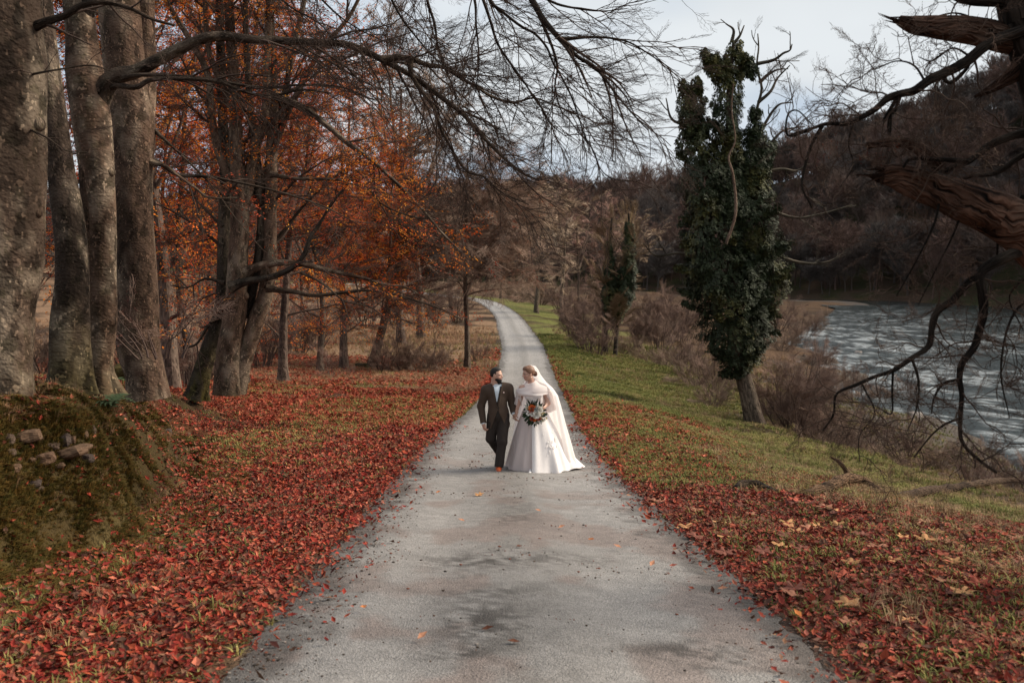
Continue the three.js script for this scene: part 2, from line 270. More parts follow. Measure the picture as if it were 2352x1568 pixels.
const BARK = dataTex(512, 1024, (u, v) => {    // smooth grey beech bark: fine grain, cross lines, pale lichen dots
  const a = tileFbm(u, v, 5, 101, 5), g = tileNoise(u, v * 0.5, 128, 103), l = tileNoise(u * 0.5, v, 64, 105) * tileNoise(u, v, 16, 106), x = tileFbm(u, v, 16, 107, 3);
  let k = 0.70 + 0.9 * (a - 0.5) + 0.12 * (g - 0.5) - (l > 0.5 ? 0.14 : 0); const streak = tileFbm(u, v, 10, 117, 4); k *= 1 - 0.5 * sstep(0.54, 0.66, streak); let r = k, gg = k * 0.985, b = k * 0.965;
  const dot = tileNoise(u, v, 37, 111) * tileNoise(u, v, 64, 113); r *= 0.74; gg *= 0.74; b *= 0.74; if (x > 0.62) { r *= 0.8; gg *= 0.82; b *= 0.76; } if (dot > 0.53) { r = 1; gg = 0.98; b = 0.94; } return [r, gg, b];
}, false, 1, 0.5);
const BARKB = dataTex(512, 512, (u, v) => { const k = 0.5 + 0.8 * (tileFbm(u, v, 10, 121, 5) - 0.5) + 0.5 * (tileFbm(u, v, 40, 122, 2) - 0.5); return [k, k, k]; }, false, 1, 1);
const FISS = dataTex(512, 512, (u, v) => { const w = tileFbm(u, v, 4, 131, 3) * 0.09, a = tileNoise(u + w, v * 0.25, 24, 133), b = tileNoise(u + w, v * 0.25, 64, 134); const k = 0.62 + 0.7 * (a - 0.5) + 0.4 * (b - 0.5); return [k, k, k]; }, false, 1, 1);
const FIBRE = dataTex(512, 512, (u, v) => { const w = tileFbm(u, v, 4, 171, 4) * 0.22, a = tileNoise(u + w, v * 0.125, 32, 173), b = tileNoise(u + w, v * 0.125, 96, 174), c = tileFbm(u, v, 12, 175, 4); let k = 0.72 + 0.9 * (a - 0.5) + 0.6 * (b - 0.5) + 0.5 * (c - 0.5); if (a < 0.22) k *= 0.35; return [k, k * 0.97, k * 0.94]; }, false, 1, 1);
const M = {
  beech: matte({ vertexColors: true, map: BARK, bumpMap: BARKB, bumpScale: 0.025, roughness: 0.85 }),
  rough: matte({ vertexColors: true, map: FISS, bumpMap: FISS, bumpScale: 0.03, roughness: 0.9 }),
  torn: matte({ vertexColors: true, map: FIBRE, bumpMap: FIBRE, bumpScale: 0.05, roughness: 0.85 }),
  bough: matte({ vertexColors: true, roughness: 0.9 }),
  leaf: new THREE.MeshPhysicalMaterial({ vertexColors: true, roughness: 0.8, specularIntensity: 0.3, side: THREE.DoubleSide }),
  thin: new THREE.MeshPhysicalMaterial({ vertexColors: true, roughness: 1, specularIntensity: 0.2, transmission: 0.45, thickness: 0, side: THREE.DoubleSide }),
};
// colours of bark at a point: brown grey, whiter with lichen, green with moss
function barkTone(base, lichen, moss, seed) {
  return (p, t) => { const n = fbm(p.x * 2.2, p.y * 1.1, p.z * 2.2 + seed, 4), m = fbm(p.x * 7, p.y * 5, p.z * 7 + seed, 3); const dk = fbm(p.x * 1.6, p.y * 0.5, p.z * 1.6 + seed + 40, 3), c = base.clone().multiplyScalar((0.8 + 0.5 * (n - 0.2)) * (1 - 0.5 * sstep(0.5, 0.68, dk))); c.lerp(rgb(0.34, 0.265, 0.20), 0.85 * lichen * sstep(0.48, 0.62, n * 0.55 + m * 0.45)); if (moss) c.lerp(rgb(0.09, 0.075, 0.018), moss(p) * sstep(0.36, 0.55, n * 0.5 + m * 0.5)); return c; };
}
const tone = (r, g, b) => { const k = rgb(r, g, b); return () => k; };
function trunkShape(seed, lumps, flare, lobes, y0) {      // lumpy, fluted, flaring into roots at the foot
  return (t, a, q) => { const h = Math.max(0, q.y - y0); const w = noise2(h * 0.35 + seed, 3) * 2; return 1 + lumps * (fbm(q.x * 1.6 + seed, q.y * 1.1, q.z * 1.6, 3) - 0.5) * 2 + lumps * 0.5 * (noise3(q.x * 6, q.y * 4, q.z * 6 + seed) - 0.5) + 0.05 * Math.cos(2 * a + seed + w) + flare * Math.exp(-h / 0.35) * (0.6 + 0.6 * Math.cos(lobes * a + seed)); };
}
// side branches on a path, down to where twig sprays sit
function ramify(T, pts, rA, rB, o, lvl = 0) {
  const { rnd, gb, sprays } = T; const cum = [0]; for (let k = 1; k < pts.length; k++) cum.push(cum[k - 1] + pts[k].distanceTo(pts[k - 1]));
  const L = cum[cum.length - 1], n = Math.max(1, Math.round(L * o.n[lvl])), t0 = lvl ? 0.12 : o.t0 ?? 0.1; let sgn = rnd() < 0.5 ? 1 : -1;
  for (let i = 0; i < n; i++) {
    const t = lerp(t0, 0.99, (i + rnd() * 0.8) / n); let k = 1; while (k < cum.length - 1 && cum[k] < t * L) k++;
    const p = pts[k - 1].clone().lerp(pts[k], clamp((t * L - cum[k - 1]) / Math.max(1e-6, cum[k] - cum[k - 1]))), tan = pts[k].clone().sub(pts[k - 1]).normalize();
    const sd = V(rnd() - 0.5, (rnd() - 0.5) * (1 - (o.flat ?? 0)), rnd() - 0.5); sd.addScaledVector(tan, -sd.dot(tan)).normalize();
    if (o.flat > 0.3) { const h = V(tan.z, 0, -tan.x).normalize(); if (h.lengthSq() > 0.1) sd.lerp(h.multiplyScalar(sgn), o.flat * 0.6).normalize(); sgn = -sgn; }
    const an = (o.ang ?? 0.85) * (0.7 + 0.6 * rnd()), dir = tan.multiplyScalar(Math.cos(an)).addScaledVector(sd, Math.sin(an));
    if (o.bias) dir.addScaledVector(o.bias, o.biasK ?? 0.3).normalize();
    const len = o.len[lvl] * (0.45 + 0.75 * rnd()) * (lvl === 0 && o.prof ? o.prof(t) : 1 - (o.fall ?? 0.45) * t), r = clamp(lerp(rA, rB, t) * 0.55, o.rmin[lvl], o.rmax?.[lvl] ?? 1);
    const seg = lvl === 0 ? 7 : lvl === 1 ? 5 : 4, path = [p.clone()], q = p.clone();
    for (let s = 0; s < seg; s++) { dir.x += (rnd() - 0.5) * o.wig; dir.y += (rnd() - 0.5) * o.wig + (o.trop?.[lvl] ?? 0); dir.z += (rnd() - 0.5) * o.wig; dir.normalize(); q.addScaledVector(dir, len / seg); path.push(q.clone()); }
    const re = Math.max(r * 0.3, o.rmin[lvl] * 0.6); gb.tube(path, (x) => lerp(r, re, x), lvl === 0 ? 5 : lvl === 1 ? 4 : 3, { color: o.color, cap: false });
    if (lvl < o.len.length - 1) ramify(T, path, r, re, o, lvl + 1);
    else for (let s = 2; s < path.length; s++) if (rnd() < (o.dens ?? 1)) sprays.push({ p: path[s], dir: path[s].clone().sub(path[s - 1]).normalize(), s: o.spray * (0.6 + 0.7 * rnd()) });
  }
}
// a spray of fine twigs one metre long along +z, lying flat in xz
function sprayGeo(seed, nSide, r, droop, knobs, zig = 0.05) {
  const rnd = mulberry(seed), gb = new GB(), main = [V(0, 0, 0)]; for (let k = 1; k <= 5; k++) main.push(V((k % 2 ? 1 : -1) * zig * rnd(), -droop * (k / 5) ** 2 * 0.3 + (rnd() - 0.5) * zig, k / 5));
  gb.tube(main, (t) => r * (1 - 0.55 * t), 3, { cap: false });
  for (let i = 0; i < nSide; i++) {
    const t = 0.1 + 0.85 * (i + rnd() * 0.5) / nSide, k = Math.min(4, Math.floor(t * 5)), p = main[k].clone().lerp(main[k + 1], t * 5 - k), sg = i % 2 ? 1 : -1, l = (0.5 - 0.3 * t) * (0.6 + 0.7 * rnd());
    const a = 0.6 + 0.5 * rnd(), e = p.clone().add(V(sg * Math.sin(a) * l, (rnd() - 0.5) * 0.3 * l - droop * 0.1, Math.cos(a) * l)), m = p.clone().lerp(e, 0.5).add(V((rnd() - 0.5) * zig * 1.2, (rnd() - 0.5) * zig * 1.2, -0.03));
    gb.tube([p, m, e], (x) => r * (0.6 - 0.3 * x), 3, { cap: false });
    if (l > 0.2) for (let j = 0; j < 2; j++) { const b = p.clone().lerp(e, 0.4 + 0.35 * j), e2 = b.clone().add(V((rnd() - 0.5) * 0.2 + sg * 0.05, (rnd() - 0.5) * 0.06, 0.1 + 0.1 * rnd())); gb.tube([b, e2], () => r * 0.4, 3, { cap: false }); if (knobs) gb.tube([e2, e2.clone().add(V(0, 0.008, 0.02))], (x) => r * 1.3 * (1 - 0.7 * x), 3, { cap: false }); }
  }
  return gb.geo();
}
// one dry leaf in xz, tip along +z, length 1, creased and curled
function leafInto(gb, at, dir, up, L, W, curl) {
  const f = dir.clone().normalize(), s = V(0, 0, 0).crossVectors(up, f).normalize(), u = V(0, 0, 0).crossVectors(f, s);
  const pt = (x, y, z) => at.clone().addScaledVector(s, x * W).addScaledVector(u, y * L).addScaledVector(f, z * L);
  const a = pt(0, 0, 0), b = pt(-0.5, 0.1 + curl * 0.3, 0.42), c = pt(0, curl * 0.1, 0.45), d = pt(0.5, 0.1 + curl * 0.2, 0.46), e = pt(0, curl, 1);
  gb.tri(a, c, b); gb.tri(a, d, c); gb.tri(b, c, e); gb.tri(c, d, e);
}
function leafSprayGeo(seed, n, L, spread) {     // leaves in a flat layered spray, about one metre long
  const rnd = mulberry(seed), gb = new GB();
  for (let i = 0; i < n; i++) { const t = Math.pow(rnd(), 0.8), sg = i % 2 ? 1 : -1, w = spread * (0.2 + rnd()) * (1 - 0.4 * t); leafInto(gb, V(sg * w * 0.8, (rnd() - 0.5) * 0.16, t), V(sg * (0.4 + rnd()), -0.35 * rnd(), 0.5 + rnd() * 0.4), V(rnd() - 0.5, 1, rnd() - 0.5), L * (0.7 + 0.6 * rnd()), L * 0.6, (rnd() - 0.4) * 0.5); }
  return gb.geo();
}
const TWIG = { fine: [sprayGeo(1, 7, 0.0075, 0.2, true), sprayGeo(2, 9, 0.0075, 0.35, true)], mid: [sprayGeo(3, 12, 0.011, 0.2, false), sprayGeo(4, 14, 0.011, 0.3, false)], far: [sprayGeo(5, 9, 0.02, 0.1, false), sprayGeo(6, 10, 0.02, -0.1, false)], oak: [sprayGeo(7, 8, 0.011, -0.1, true, 0.16), sprayGeo(8, 10, 0.011, 0.3, true, 0.18)] };
const LEAFS = [leafSprayGeo(11, 12, 0.085, 0.32), leafSprayGeo(12, 15, 0.085, 0.36)];
const _q = new THREE.Quaternion(), _m = new THREE.Matrix4();
function sprayMatrix(p, dir, s, rnd, flat = 0.8) {
  const f = dir.clone().normalize(), up = V((rnd() - 0.5) * (1 - flat) * 3, 1, (rnd() - 0.5) * (1 - flat) * 3), x = V(0, 0, 0).crossVectors(up, f); if (x.lengthSq() < 1e-4) x.set(1, 0, 0); x.normalize(); const y = V(0, 0, 0).crossVectors(f, x);
  return new THREE.Matrix4().makeBasis(x.multiplyScalar(s), y.multiplyScalar(s), f.multiplyScalar(s)).setPosition(p);
}
function addSprays(tree, name, geos, mat, list, rnd, colors, flat) {
  geos.forEach((g, k) => { const items = list.filter((_, i) => i % geos.length === k).map((s) => { const c = colors(s, rnd); return { m: sprayMatrix(s.p, s.dir, s.s, rnd, flat), c }; }); if (items.length) instanced(name, g, mat, items, tree); });
}
const pick = (rnd, list) => list[Math.floor(rnd() * list.length) % list.length];
const AUTUMN = [rgb(0.60, 0.13, 0.018), rgb(0.66, 0.20, 0.025), rgb(0.52, 0.085, 0.018), rgb(0.40, 0.06, 0.02), rgb(0.70, 0.28, 0.035), rgb(0.72, 0.22, 0.03), rgb(0.30, 0.05, 0.02)];
const RUSSET = [rgb(0.44, 0.065, 0.022), rgb(0.32, 0.05, 0.022), rgb(0.22, 0.045, 0.025), rgb(0.52, 0.12, 0.022), rgb(0.16, 0.04, 0.025)];
const twigTone = (r, g, b) => (s, rnd) => rgb(r, g, b).multiplyScalar(0.75 + 0.5 * rnd());
// a whole free-standing bare tree, grown at the origin; returns {trunk, branches, sprays}
function growTree(seed, o) {
  const rnd = mulberry(seed), gt = new GB(), gb = new GB(), T = { rnd, gb, sprays: [] }, h = o.h; const col = o.color;
  const stem = (p0, dir, len, r0, depth) => {
    const pts = [p0.clone()], q = p0.clone(), n = 9; for (let k = 0; k < n; k++) { dir.x += (rnd() - 0.5) * o.bend; dir.z += (rnd() - 0.5) * o.bend; dir.y += 0.05; dir.normalize(); q.addScaledVector(dir, len / n); pts.push(q.clone()); }
    const sm = smooth(pts, 14); (depth ? gb : gt).tube(sm, (t) => r0 * (1 - 0.75 * t) + (depth ? 0 : r0 * 0.45 * Math.exp(-t * len / (r0 * 2.2))), depth ? 6 : o.sides ?? 8, { color: col, cap: false });
    if (depth < (o.forks ?? 1)) { const f = o.fork ?? 2; for (let k = 0; k < f; k++) { const a = rnd() * 6.3, i = 5 + Math.floor(rnd() * 5); stem(sm[i], V(Math.cos(a) * 0.5, 1, Math.sin(a) * 0.5).normalize(), len * (0.55 + 0.2 * rnd()), r0 * 0.5, depth + 1); } }
    ramify(T, sm, r0 * 0.8, r0 * 0.25, depth ? { ...o.ram, t0: 0.15 } : o.ram);
  };
  stem(V(0, -0.15, 0), V(o.lean?.[0] ?? 0, 1, o.lean?.[1] ?? 0).normalize(), h, o.r, 0);
  return { trunk: gt.geo(), branches: gb.geo(), sprays: T.sprays };
}
// ------------------------------------------------------------------ the big beeches on the bank, left of the lane
const beechTone = rgb(0.20, 0.126, 0.09), limbTone = rgb(0.11, 0.078, 0.06);
const mossFoot = (y0, h, k) => (p) => k * clamp(1 - (p.y - y0) / h);
function bigTrunk(tree, rows, d, seed, o = {}) {        // rows: [px, py, radius]; foot first
  const pts = rows.map((r) => P(r[0], r[1], d + (r[3] ?? 0))), cr = smooth(pts, 70), rs = rows.map((r) => r[2]); const y0 = o.flare === 0 ? -99 : H(pts[0].x, -pts[0].z);
  const rad = (t) => { const x = t * (rs.length - 1), i = Math.min(rs.length - 2, Math.floor(x)); return lerp(rs[i], rs[i + 1], x - i); };
  const gb = new GB(); gb.tube(cr, rad, 40, { shape: trunkShape(seed, o.lumps ?? 0.07, o.flare ?? 0.35, o.lobes ?? 4, y0), color: barkTone(o.base ?? beechTone, o.lichen ?? 0.7, mossFoot(y0, o.mossH ?? 0.8, o.moss ?? 0.5), seed) });
  for (const [px, py, r, s] of o.knots ?? []) { const c = P(px, py, d - 0.06).add(V(-r * 0.45, 0, 0)), k = []; for (let i = 0; i < 10; i++) k.push(c.clone().add(V(0.15 * r * s, (i / 4.5 - 1) * r, 0))); gb.tube(k, (t) => r * Math.sqrt(Math.max(0.01, 1 - (2 * t - 1) ** 2)) * 1.05, 14, { shape: trunkShape(seed + px, 0.15, 0, 3, -99), color: barkTone(beechTone, 0.9, null, seed) }); }
  part(o.name ?? 'trunk', gb.geo(), M.beech, tree); return cr;
}
function limb(tree, rows, r0, r1, seed, d, o = {}) {
  const pts = smooth(pix(rows, d), Math.max(12, rows.length * 5)), gb = new GB();
  const LL = pts.reduce((a, p, i) => a + (i ? p.distanceTo(pts[i - 1]) : 0), 0); gb.tube(pts, (t) => lerp(r0, r1, t ** (o.pow ?? 0.75)) * (1 + 0.6 * Math.exp(-t * LL / (r0 * 3))), o.sides ?? 10, { shape: (t, a, q) => 1 + 0.22 * (noise3(q.x * 5 + seed, q.y * 5, q.z * 5) - 0.5), color: barkTone(o.base ?? limbTone, o.lichen ?? 0.25, null, seed) });
  part('limb', gb.geo(), o.mat ?? M.beech, tree); return pts;
}
const DOWN = V(0.25, -0.5, 0.05), boughColor = tone(0.052, 0.035, 0.028);
// leftmost trunk, cut by the frame
{
  const t = placed('beech_tree', P(-8, 985, 10), 'massive mottled beech trunk standing leftmost, above the mossy stones', 'tree', 'beeches on the bank');
  const cr = bigTrunk(t, [[-8, 1010, 0.31], [-8, 930, 0.29], [-6, 830, 0.31], [-4, 720, 0.325], [-4, 600, 0.40], [-4, 430, 0.41], [-4, 200, 0.42], [-8, 0, 0.40], [-15, -300, 0.42], [-40, -900, 0.34]], 10, 3, { lumps: 0.10, lichen: 1.0, moss: 0.25, flare: 0.5, base: rgb(0.155, 0.104, 0.077), knots: [[92, 285, 0.075, 0.6], [88, 490, 0.05, 0.5]] });
  const T = { rnd: mulberry(31), gb: new GB(), sprays: [] };
  const l1 = limb(t, [[50, 72, 10], [110, 48], [150, 35], [190, 10], [250, 6], [300, 20], [345, 42], [400, 58]], 0.045, 0.012, 4, 9.9);
  for (const row of [[[50, 290, 10], [110, 318], [150, 345], [200, 350]], [[50, 175, 10], [130, 160], [210, 150], [260, 165]]]) ramify(T, limb(t, row, 0.014, 0.004, row[0][0], 9.6, { base: limbTone }), 0.012, 0.004, { n: [3], len: [0.5], rmin: [0.0025], wig: 0.4, spray: 0.3, color: boughColor, flat: 0.6, dens: 0.4 });
  ramify(T, l1, 0.04, 0.01, { n: [3, 4], len: [0.8, 0.35], rmin: [0.004, 0.0025], wig: 0.35, trop: [-0.02, 0], spray: 0.35, color: boughColor, flat: 0.7, dens: 0.5 });
  part('branches', T.gb.geo(), M.bough, t, 'stuff'); addSprays(t, 'twigs', TWIG.fine, M.bough, T.sprays, T.rnd, twigTone(0.052, 0.035, 0.028));
}
{
  const t = placed('beech_tree', P(150, 885, 13.2), 'slim dark leaning beech trunk second from the picture edge', 'tree', 'beeches on the bank');
  bigTrunk(t, [[152, 900, 0.24], [158, 830, 0.24], [158, 740, 0.235], [165, 640, 0.21], [158, 520, 0.19], [140, 400, 0.17], [128, 300, 0.16], [112, 180, 0.15], [95, 40, 0.15], [60, -300, 0.14]], 13.2, 7, { lumps: 0.08, flare: 0.6, lichen: 0.9, moss: 0.7, mossH: 1.4, base: rgb(0.10, 0.07, 0.054), lobes: 3 });
}
// third trunk with the long limb that reaches over the lane
{
  const d = 14, t = placed('beech_tree', P(225, 890, d), 'pale fluted beech with a burl, its long limb reaching over the lane', 'tree', 'beeches on the bank');
  bigTrunk(t, [[226, 912, 0.235], [222, 850, 0.19], [230, 740, 0.225], [230, 620, 0.225], [228, 480, 0.232], [220, 380, 0.245], [210, 280, 0.27], [196, 180, 0.262], [186, 80, 0.215], [174, -40, 0.2], [150, -400, 0.16], [130, -900, 0.1]], d, 11, { lumps: 0.07, lichen: 0.85, flare: 0.65, lobes: 4, knots: [[252, 738, 0.12, 0.7], [255, 395, 0.07, 0.6], [250, 660, 0.06, 0.6]] });
  bigTrunk(t, [[203, 885, 0.12], [203, 800, 0.1], [205, 650, 0.1], [203, 500, 0.1], [195, 380, 0.09]], d - 0.12, 13, { name: 'flute', lumps: 0.05, flare: 0.3 });
  const T = { rnd: mulberry(41), gb: new GB(), sprays: [] };
  const A = limb(t, [[215, 240, 14], [262, 178, 13.9], [306, 166, 13.85], [340, 150, 13.8], [391, 122, 13.8], [432, 102, 13.75], [476, 86, 13.7], [510, 83, 13.7], [578, 90], [646, 93], [714, 97, 13.5], [800, 103, 13.4], [855, 126, 13.3], [895, 146, 13.2], [950, 177, 13.1], [1011, 221, 13], [1065, 265, 12.9], [1127, 333, 12.8], [1195, 394, 12.7], [1239, 415, 12.6]], 0.115, 0.012, 5, 13.6, { lichen: 0.6 });
  const B = limb(t, [[205, 235, 14], [258, 199, 13.85], [316, 199], [340, 185], [391, 180], [476, 184], [510, 190], [551, 207], [595, 218], [646, 216], [690, 206], [760, 214]], 0.045, 0.012, 6, 13.5);
  const C = limb(t, [[275, 180, 13.86], [316, 172], [374, 173], [442, 178], [510, 187], [578, 199], [629, 201], [680, 195], [782, 200], [860, 230]], 0.035, 0.01, 8, 13.6);
  const D = limb(t, [[880, 138], [910, 132], [945, 136], [985, 150], [1020, 155], [1060, 180], [1095, 200], [1130, 222], [1180, 235], [1225, 225], [1270, 240], [1320, 262]], 0.045, 0.008, 9, 13);
  const E = limb(t, [[940, 130], [945, 170], [965, 205], [995, 245], [1010, 290], [1030, 330], [1075, 395], [1110, 405], [1150, 440], [1215, 470]], 0.035, 0.008, 10, 12.9);
  const F = limb(t, [[180, 60, 14], [300, -180, 13.6], [520, -330, 13], [900, -330, 12.2], [1120, -170, 11.8], [1222, 0, 11.6], [1246, 41], [1273, 75], [1304, 109], [1331, 133], [1362, 150], [1392, 184], [1419, 221], [1457, 265], [1490, 300]], 0.1, 0.006, 12, 11.5, { pow: 0.45, lichen: 0.1, base: rgb(0.08, 0.06, 0.05) });
  const hang = [
    [[1040, -250], [1124, 0], [1154, 27], [1198, 61], [1229, 78], [1256, 109], [1270, 143], [1290, 177], [1311, 218], [1328, 265], [1345, 316], [1365, 350], [1382, 391], [1409, 411], [1470, 415]],
    [[1000, -280], [1110, 0], [1124, 41], [1144, 102], [1178, 153], [1205, 190], [1226, 224], [1246, 252], [1263, 282], [1290, 306], [1328, 333]],
    [[930, -300], [981, 0], [998, 54], [1005, 102], [1025, 163], [1042, 204], [1049, 231], [1073, 252], [1100, 300]],
    [[980, -280], [1090, 0], [1093, 51], [1100, 136], [1095, 190], [1085, 240]],
    [[820, -300], [900, 0], [960, 90], [1020, 150], [1090, 180]], [[1180, -80], [1260, 0], [1330, 20], [1385, 25], [1440, 20]], [[1290, 90], [1370, 85], [1440, 95], [1500, 130], [1560, 170]], [[1240, 35], [1280, 150], [1275, 200], [1300, 290]],
    [[640, -320], [700, -60], [760, 20], [830, 70], [920, 110]], [[560, -330], [600, -60], [660, 10], [740, 60], [800, 150]]];
  const hp = hang.map((r, i) => limb(t, r, 0.022, 0.004, 20 + i, 11.7 + (i % 3) * 0.25, { base: rgb(0.08, 0.06, 0.05), lichen: 0.1, sides: 6 }));
  const R = { n: [4.4, 5.4, 5.4], len: [1.5, 0.72, 0.36], rmin: [0.0075, 0.005, 0.0036], rmax: [0.022, 0.010, 0.006], wig: 0.36, trop: [-0.05, 0.0, 0.03], bias: V(0.6, -0.15, 0.1), biasK: 0.35, spray: 0.34, color: boughColor, flat: 0.75, dens: 0.36, ang: 0.7 };
  ramify(T, A.slice(Math.floor(A.length * 0.35)), 0.08, 0.012, R); for (const l of [B, C]) ramify(T, l, 0.04, 0.01, { ...R, t0: 0.3, n: [3, 4.5, 5] });
  for (const l of [D, E]) ramify(T, l, 0.03, 0.008, R); ramify(T, F.slice(Math.floor(F.length * 0.42)), 0.05, 0.01, R);
  for (const l of hp) ramify(T, l, 0.02, 0.004, { ...R, t0: 0.25, len: [1.25, 0.6, 0.32], n: [3.4, 5, 5] });
  part('branches', T.gb.geo(), M.bough, t, 'stuff'); addSprays(t, 'twigs', TWIG.fine, M.bough, T.sprays, T.rnd, twigTone(0.052, 0.035, 0.028));
  const tuft = []; for (const [x, y] of [[1286, 90], [1290, 100], [1284, 78], [1313, 130], [1318, 128], [1282, 165], [1286, 178], [1279, 152], [1083, 45], [834, 265]]) tuft.push({ p: P(x, y, 11.6), dir: V(T.rnd() - 0.5, -1, T.rnd() - 0.5), s: 0.22 });
  addSprays(t, 'withered_leaves', LEAFS, M.leaf, tuft, T.rnd, (s, r) => pick(r, RUSSET).clone().multiplyScalar(0.5), 0.2);
  console.log('beech3', T.sprays.length, T.gb.i.length / 3);
}
// fourth, the straightest and thickest, splitting in two high up
{
  const d = 18, t = placed('beech_tree', P(325, 890, d), 'thick straight brown beech trunk speckled with lichen, forking near the top', 'tree', 'beeches on the bank');
  bigTrunk(t, [[338, 915, 0.40], [332, 860, 0.36], [318, 800, 0.40], [315, 700, 0.39], [311, 600, 0.365], [306, 500, 0.345], [304, 400, 0.355], [304, 300, 0.395], [292, 220, 0.39], [285, 130, 0.37], [276, 40, 0.37], [262, -120, 0.36], [240, -500, 0.3], [220, -1000, 0.18]], d, 17, { lumps: 0.05, lichen: 0.55, base: rgb(0.16, 0.10, 0.072), flare: 0.7, lobes: 5, knots: [[341, 585, 0.05, 0.2]] });
  bigTrunk(t, [[322, 330, 0.2], [333, 230, 0.19], [338, 130, 0.15], [336, 0, 0.14], [338, -300, 0.12], [350, -700, 0.08]], d + 0.12, 19, { name: 'fork', flare: 0, lumps: 0.05, lichen: 0.5 });
  const T = { rnd: mulberry(51), gb: new GB(), sprays: [] };
  const a = limb(t, [[340, 365], [362, 372], [408, 401], [476, 405], [544, 418], [646, 442], [748, 476], [830, 520]], 0.05, 0.008, 21, 18), b = limb(t, [[345, 372], [380, 382], [408, 403], [449, 432], [476, 452], [544, 454]], 0.045, 0.012, 22, 17.9, { lichen: 0.8, base: beechTone });
  const c = limb(t, [[355, 300], [420, 360], [480, 420], [540, 500], [590, 560]], 0.03, 0.006, 23, 18);
  const R = { n: [1.8, 3, 3], len: [1.4, 0.6, 0.3], rmin: [0.007, 0.005, 0.0035], wig: 0.36, trop: [-0.02, 0, 0], bias: V(0.6, -0.1, 0), biasK: 0.3, spray: 0.4, color: boughColor, flat: 0.7, dens: 0.5 };
  ramify(T, a, 0.04, 0.008, R); ramify(T, b, 0.04, 0.01, R); ramify(T, c, 0.03, 0.006, R);
  part('branches', T.gb.geo(), M.bough, t, 'stuff'); addSprays(t, 'twigs', TWIG.fine, M.bough, T.sprays, T.rnd, twigTone(0.052, 0.035, 0.028));
  const lv = T.sprays.filter(() => T.rnd() < 0.5); addSprays(t, 'leaves', LEAFS, M.leaf, lv.map((s) => ({ ...s, s: 0.5 })), T.rnd, (s, r) => pick(r, AUTUMN));
}
